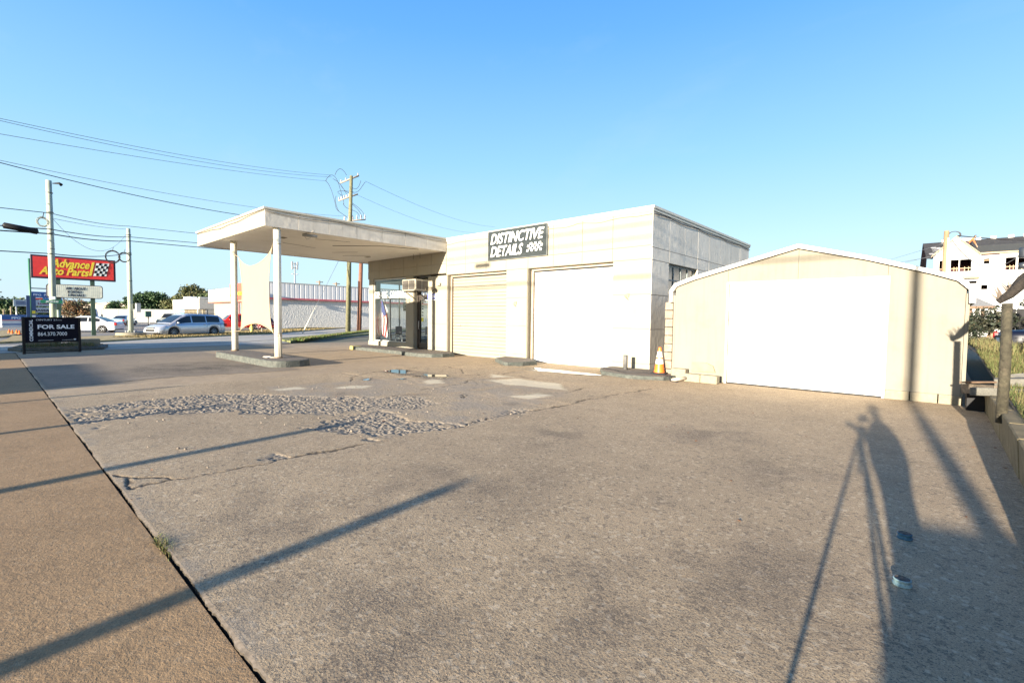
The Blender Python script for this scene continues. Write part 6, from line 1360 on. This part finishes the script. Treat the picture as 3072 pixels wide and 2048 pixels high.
mb = MB(); mb.tube([(-28.80, .58, 5.19), (-28.82, .62, 5.185), (-29.0, 1.60, 5.09), (-29.02, 1.64, 5.085)], [.03, .125, .125, .03], 12)
tag(mb.build('cable_splice', black_m, origin=(-29, 1, 5.15)), 'long black tubular cable splice hanging left of the first green pole', 'cable splice')
def coil(c, r, lab, m, r2=.013, k=5):
    c = Vector(c); rng = random.Random(int(r*1000)); nn = Vector((1, -.25, 0)).normalized(); s_ = nn.cross(Vector((0, 0, 1))); o = thing('cable_coil', lab, 'cable coil', c)
    mb = MB()
    for q in range(k):
        rr_ = r*rng.uniform(.85, 1.05); oc = Vector((0, rng.uniform(-.02, .02), rng.uniform(-.03, .03)))
        mb.tube([c+oc+nn*rng.uniform(-.03, .03)+s_*rr_*math.cos(t)+Vector((0, 0, rr_*math.sin(t)*1.1)) for t in np.linspace(0, 6.283, 19)], r2, 5, False)
    mb.build('loops', m, o); MB().tube([c+Vector((0, 0, r)), c+Vector((0, .05, r+.25))], .015, 5).build('hanger', wire_m, o)
coil((-29.0, 1.78, 5.52), .18, 'pale and black cable coil hanging on the first green pole', mat('coil_mix', (.2, .22, .2), .6, var=.8, vs_=3))
coil((-42.9, 6.05, 5.55), .42, 'larger black cable coil above the red sign corner', wire_m, .016); coil((-43.3, 6.75, 5.62), .32, 'smaller black cable coil beside the second green pole', wire_m, .016)

# ------------------------------------------------------------------ right: apartments under construction, pole, chain fence, low house
ap_ = thing('unfinished_apartments', 'white wrapped apartment block under construction with dark roof and open window holes', 'building', (2, 60, 0))
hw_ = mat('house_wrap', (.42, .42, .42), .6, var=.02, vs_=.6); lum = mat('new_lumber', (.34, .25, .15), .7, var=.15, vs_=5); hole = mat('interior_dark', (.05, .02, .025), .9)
roofd = mat('roof_shingle_dark', (.028, .028, .030), .9, var=.35, vs_=2.5, bump=.8, bs=6); under = mat('roof_underlay', (.055, .055, .046), .85, var=.1)
FZ = Frame((-.80, 60, 0), (14, 60, 0))
holes = [(.45, .80, 6.42, 7.50), (1.22, 1.74, 6.42, 7.50), (1.82, 2.58, 6.42, 7.50), (3.38, 3.74, 7.02, 7.46), (4.74, 5.36, 6.38, 7.46), (5.50, 6.05, 6.38, 7.46), (3.30, 3.70, 4.74, 5.14), (4.9, 5.5, 4.2, 5.05), (7, 7.8, 6.4, 7.45), (8.4, 9.2, 6.4, 7.45), (2.5, 3.0, 5.3, 5.52)]
holes[0] = (.42, 1.02, 6.42, 7.48); holes[1] = (1.20, 1.74, 6.42, 7.50)
xs = sorted(set([0, 14.8]+[h[0] for h in holes]+[h[1] for h in holes])); zs = sorted(set([0, 4.15, 7.88]+[h[2] for h in holes]+[h[3] for h in holes]))
mb = MB()
for a, b in zip(xs[:-1], xs[1:]):
    z0 = None
    for c, d in zip(zs[:-1], zs[1:]):
        if any(h[0]-1e-6 <= a and b <= h[1]+1e-6 and h[2]-1e-6 <= c and d <= h[3]+1e-6 for h in holes): continue
        mb.fbox(FZ, a, b, c, d, -.15, 0)
mb.build('wall', hw_, ap_)
for h in holes:
    if h[3] > 6: 
        w_ = MB().fbox(FZ, h[0], h[1], h[2]+.26, h[2]+.32, -.12, .02)
        for q in (.4, .75):
            if h[1]-h[0] > .5: w_.fbox(FZ, h[0]+(h[1]-h[0])*q, h[0]+(h[1]-h[0])*q+.05, h[2], h[2]+.42, -.14, -.02)
        w_.build('window_rail', lum, ap_)
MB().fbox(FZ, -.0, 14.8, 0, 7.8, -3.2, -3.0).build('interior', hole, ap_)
MB().fbox(FZ, .02, 14.8, 5.9, 6.0, -3.0, -.16).fbox(FZ, .02, 14.8, 3.9, 4.0, -3.0, -.16).build('floor_deck', lum, ap_)
# gable
MB().fprism(FZ, [(-.02, 7.885), (1.51, 9.50), (3.05, 7.885)], -.14, .03).build('gable', hw_, ap_)
def fasc(p, q, wd, c0, c1, nm='fascia', m=lum):
    MB().fprism(FZ, [p, q, (q[0], q[1]-wd), (p[0], p[1]-wd)], c0, c1).build(nm, m, ap_)
fasc((-.18, 7.95), (1.51, 9.68), .14, .04, .22); fasc((1.51, 9.68), (3.15, 7.97), .14, .04, .22); fasc((3.15, 8.0), (15, 8.0), .13, .10, .25)
MB().fprism(FZ, [(3.2, 7.84), (4.35, 7.86), (4.35, 7.78), (3.2, 7.78)], .0, .10).build('soffit', hole, ap_)
mb = MB(); mb.add([FZ(3.0, 7.98, .25), FZ(15, 7.98, .25), FZ(15, 9.15, -4.2), FZ(1.5, 9.15, -4.2)], [(0, 1, 2, 3)]); mb.build('roof_underlay', under, ap_)
# main roof: rows of shingle bundles as rough strips
for k in range(8):
    t0, t1 = k/8, (k+1)/8
    za, zb = 7.9+2.1*t0, 7.9+2.1*t1; ya, yb = -1.2-5.0*t0, -1.2-5.0*t1; xa0, xa1 = -.55-.45*t0, -.55-.45*t1
    mb = MB(); P = [FZ(xa0, za, ya), FZ(15.4, za, ya), FZ(15.4, zb, yb), FZ(xa1, zb, yb)]
    mb.add(P+[p-Vector((0, 0, .05)) for p in P], [(0, 1, 2, 3), (4, 5, 6, 7), (0, 1, 5, 4), (0, 3, 7, 4)]); mb.build('shingle_course', roofd, ap_)
random.seed(21)
for k in range(26):
    t = random.random(); a = random.uniform(-.4, 1.2) if k < 14 else random.uniform(3, 14); z = 7.9+2.1*t; mb = MB().fbox(FZ, a, a+random.uniform(.25, .8), z+.03, z+.09, -1.25-5.0*t, -1.2-5.0*t+.2); mb.build('roof_batten', mat('slate_edge', (.16, .17, .2), .7), ap_)
mb = MB(); mb.add([FZ(-.02, 0, 0), FZ(-.02, 7.9, 0), FZ(-.02, 9.8, -6), FZ(-.02, 0, -9)], [(0, 1, 2, 3)]); mb.build('side_wall', mat('sheathing_blue', (.40, .44, .50), .7), ap_)  # bluish shade of the unlit side is put into the wall colour
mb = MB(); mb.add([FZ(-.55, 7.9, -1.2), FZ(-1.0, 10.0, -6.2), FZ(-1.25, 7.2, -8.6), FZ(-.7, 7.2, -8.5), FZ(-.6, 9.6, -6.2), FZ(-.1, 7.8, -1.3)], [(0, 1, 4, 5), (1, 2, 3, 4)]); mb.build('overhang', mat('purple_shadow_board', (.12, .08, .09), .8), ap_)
for k, (a, w_) in enumerate(((.45, .38), (1.35, .5), (2.0, .8), (3.0, .35), (4.0, .4), (5.2, .4), (6.2, .5))):
    mb = MB().fbox(FZ, a, a+w_, 9.95, 10.2, -6.4, -6.0); o = mb.build('shingle_bundle', white_m, bevel=.02, origin=FZ(a, 9.95, -6.2)); tag(o, ['leftmost white shingle bundle on the roof ridge, just left of the tan pole', 'second white shingle bundle on the roof ridge, right of the tan pole', 'widest white shingle bundle on the roof ridge, above the gable', 'small white shingle bundle on the roof ridge right of the roofer', 'fifth white shingle bundle from the left on the roof ridge', 'sixth white shingle bundle from the left on the roof ridge', 'rightmost white shingle bundle on the roof ridge'][k], 'shingle bundle', 'shingle bundles along the roof ridge')
MB().fbox(FZ, 2.05, 3.15, 5.75, 5.95, .0, .5).build('porch_board', lum, ap_)
MB().fbox(FZ, 4.2, 4.24, 4.3, 7.85, .001, .02).build('seam', mat('seam_grey', (.5, .5, .48), .7), ap_)
# low brown roofed house in front
lh = thing('low_house', 'low house with grey shingle roof behind the shed corner', 'house', (1.4, 30, 0))
FLh = Frame((-.2, 30, 0), (6, 30, 0))
mb = MB(); mb.add([FLh(-1, 2.42, .2), FLh(1.95, 2.42, .2), FLh(1.35, 2.95, -2.5), FLh(-1, 2.95, -2.5)], [(0, 1, 2, 3)]); mb.build('roof', mat('speckled_shingle', (.28, .27, .25), .9, var=.4, vs_=12), lh)
MB().fbox(FLh, -1, 1.98, 2.30, 2.42, -.1, .22).build('fascia', mat('brown_fascia', (.14, .09, .06), .8), lh); MB().fbox(FLh, -1, .95, 1.5, 2.3, -.6, -.4).build('wall', mat('khaki_wall', (.22, .2, .13), .9), lh)
for a in (1.1, 1.5): MB().fbox(FLh, a, a+.12, 1.6, 2.3, -.3, -.15).build('porch_post', mat('brown_fascia', (.14, .09, .06), .8), lh)
# dark hedge/bank and parked car with its shade put into the paint
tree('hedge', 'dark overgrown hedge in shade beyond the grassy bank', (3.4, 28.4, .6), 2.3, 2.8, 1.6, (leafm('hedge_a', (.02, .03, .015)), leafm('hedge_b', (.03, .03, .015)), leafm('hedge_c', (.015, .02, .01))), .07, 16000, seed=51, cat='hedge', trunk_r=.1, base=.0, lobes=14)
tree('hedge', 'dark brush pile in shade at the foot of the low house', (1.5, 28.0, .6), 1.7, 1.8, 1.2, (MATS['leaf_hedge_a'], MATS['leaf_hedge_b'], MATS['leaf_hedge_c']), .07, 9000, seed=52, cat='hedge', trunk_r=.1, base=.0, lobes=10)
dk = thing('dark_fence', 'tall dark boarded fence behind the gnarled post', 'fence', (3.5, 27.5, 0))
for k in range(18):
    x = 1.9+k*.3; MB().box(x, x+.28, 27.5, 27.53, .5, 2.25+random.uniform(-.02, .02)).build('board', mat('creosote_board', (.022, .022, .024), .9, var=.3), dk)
sedan('dark blue car in deep shade behind the gnarled post', (3.8, 23.4, .48), R(5), mat('dark_blue_paint', (.003, .005, .016), .4, .1), 'parked_car')  # paint taken near black so the colour stands in for shade
sp = thing('site_pole', 'tan wooden service pole in front of the white unfinished apartments', 'utility pole', (0, 40, 0))
MB().tube([(.0, 40, 0), (.0, 40, 7.35)], [.16, .13], 10).build('shaft', mat('tan_pole', (.24, .17, .10), .8, var=.15), sp)
MB().tube([(.10, 39.9, 4.5), (.10, 39.9, 6.9)], .04, 6).build('conduit', white_m, sp)
mb = MB()
for k in range(3): mb.tube([Vector((.35+.26*math.cos(t)*(1+.1*k), 40, 7.05+.22*math.sin(t))) for t in np.linspace(-.6, 3.6+.2*k, 12)], .02, 5)
mb.build('wire_loop', wire_m, sp)
wire((.5, 40, 7.0), (6.2, 38, 5.9), .15, .03, 'thick black cable running right from the tan service pole'); wire((.3, 40, 6.7), (3.25, 40, 5.7), 1.15, .022, 'drooping cable in front of the unfinished apartments')
for k, (z0, x1, z1) in enumerate(((6.6, -9, 4.0), (6.0, -10, 3.6), (5.9, -10, 4.4))): wire((-.05, 40, z0), (x1, 52, z1+1.6), .1, .012, ['upper', 'middle', 'lowest'][k]+' thin wire running left from the tan service pole', wiregrey_m)
tr = thing('line_transformer', 'dark round line transformer cut by the right edge of the picture', 'transformer', (3.3, 38, 5.4))
MB().lathe([(0, 0), (.24, 0), (.26, .05), (.26, .50), (.22, .58), (0, .6)], (3.38, 40, 5.45), 14).build('tank', mat('transformer_dark', (.03, .035, .045), .4), tr)
MB().lathe([(0, 0), (.2, 0), (.2, .3), (0, .34)], (3.35, 40, 4.85), 12).build('lower_tank', MATS['transformer_dark'], tr)

for z, r, l in ((7.98, .022, 'uppermost street cable behind the camera'), (7.62, .018, 'middle street cable behind the camera'), (6.42, .032, 'lowest thick street cable behind the camera')):
    wire((-34, -8.0, z), (1.6, -7.5, z-.05), -.02 if z > 7.7 else .04, r, l)
mb = MB(); mb.tube([(-12.2, -7.72, 7.16), (-11.35, -7.7, 7.16)], .09, 10); tag(mb.build('cable_splice', black_m, origin=(-12, -7.7, 7.1)), 'black cable splice hanging on the street cables behind the camera', 'cable splice')
mb = MB(); mb.tube([(-34, -8.0, 0), (-34, -8.0, 8.2)], .14, 10); tag(mb.build('lamp_post', polegreen_m, origin=(-34, -8, 0)), 'far green pole carrying the street cables behind the camera', 'pole')
tree('hedge', 'broad dark hedge outside the right edge shading the bank', (5.6, 10.5, .4), 3.4, 3.3, 2.6, (MATS['leaf_hedge_a'], MATS['leaf_hedge_b'], MATS['leaf_hedge_c']), .10, 16000, seed=61, cat='hedge', trunk_r=.15, base=.0, lobes=16)  # hedge added out of view to throw shade over the bank

for k, yy in enumerate((-4, 0, 4)):  # hedge row added out of view to hold back sky light
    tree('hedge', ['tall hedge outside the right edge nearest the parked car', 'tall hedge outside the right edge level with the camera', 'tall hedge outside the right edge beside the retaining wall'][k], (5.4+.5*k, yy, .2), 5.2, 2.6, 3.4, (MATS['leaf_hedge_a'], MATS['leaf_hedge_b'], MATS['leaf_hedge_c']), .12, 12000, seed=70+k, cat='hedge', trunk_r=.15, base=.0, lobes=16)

tree('hedge', 'dense hedge outside the right edge behind the gnarled post', (4.4, 15.6, .5), 3.5, 2.4, 2.4, (MATS['leaf_hedge_a'], MATS['leaf_hedge_b'], MATS['leaf_hedge_c']), .09, 14000, seed=81, cat='hedge', trunk_r=.12, base=.0, lobes=16)  # added shadow caster, out of view, for the far bank grass
tree('hedge', 'low hedge outside the right edge in front of the blue car', (4.6, 19.6, .5), 3.3, 2.4, 2.3, (MATS['leaf_hedge_a'], MATS['leaf_hedge_b'], MATS['leaf_hedge_c']), .09, 12000, seed=82, cat='hedge', trunk_r=.12, base=.0, lobes=16)  # another added hedge out of view, shading the car beyond
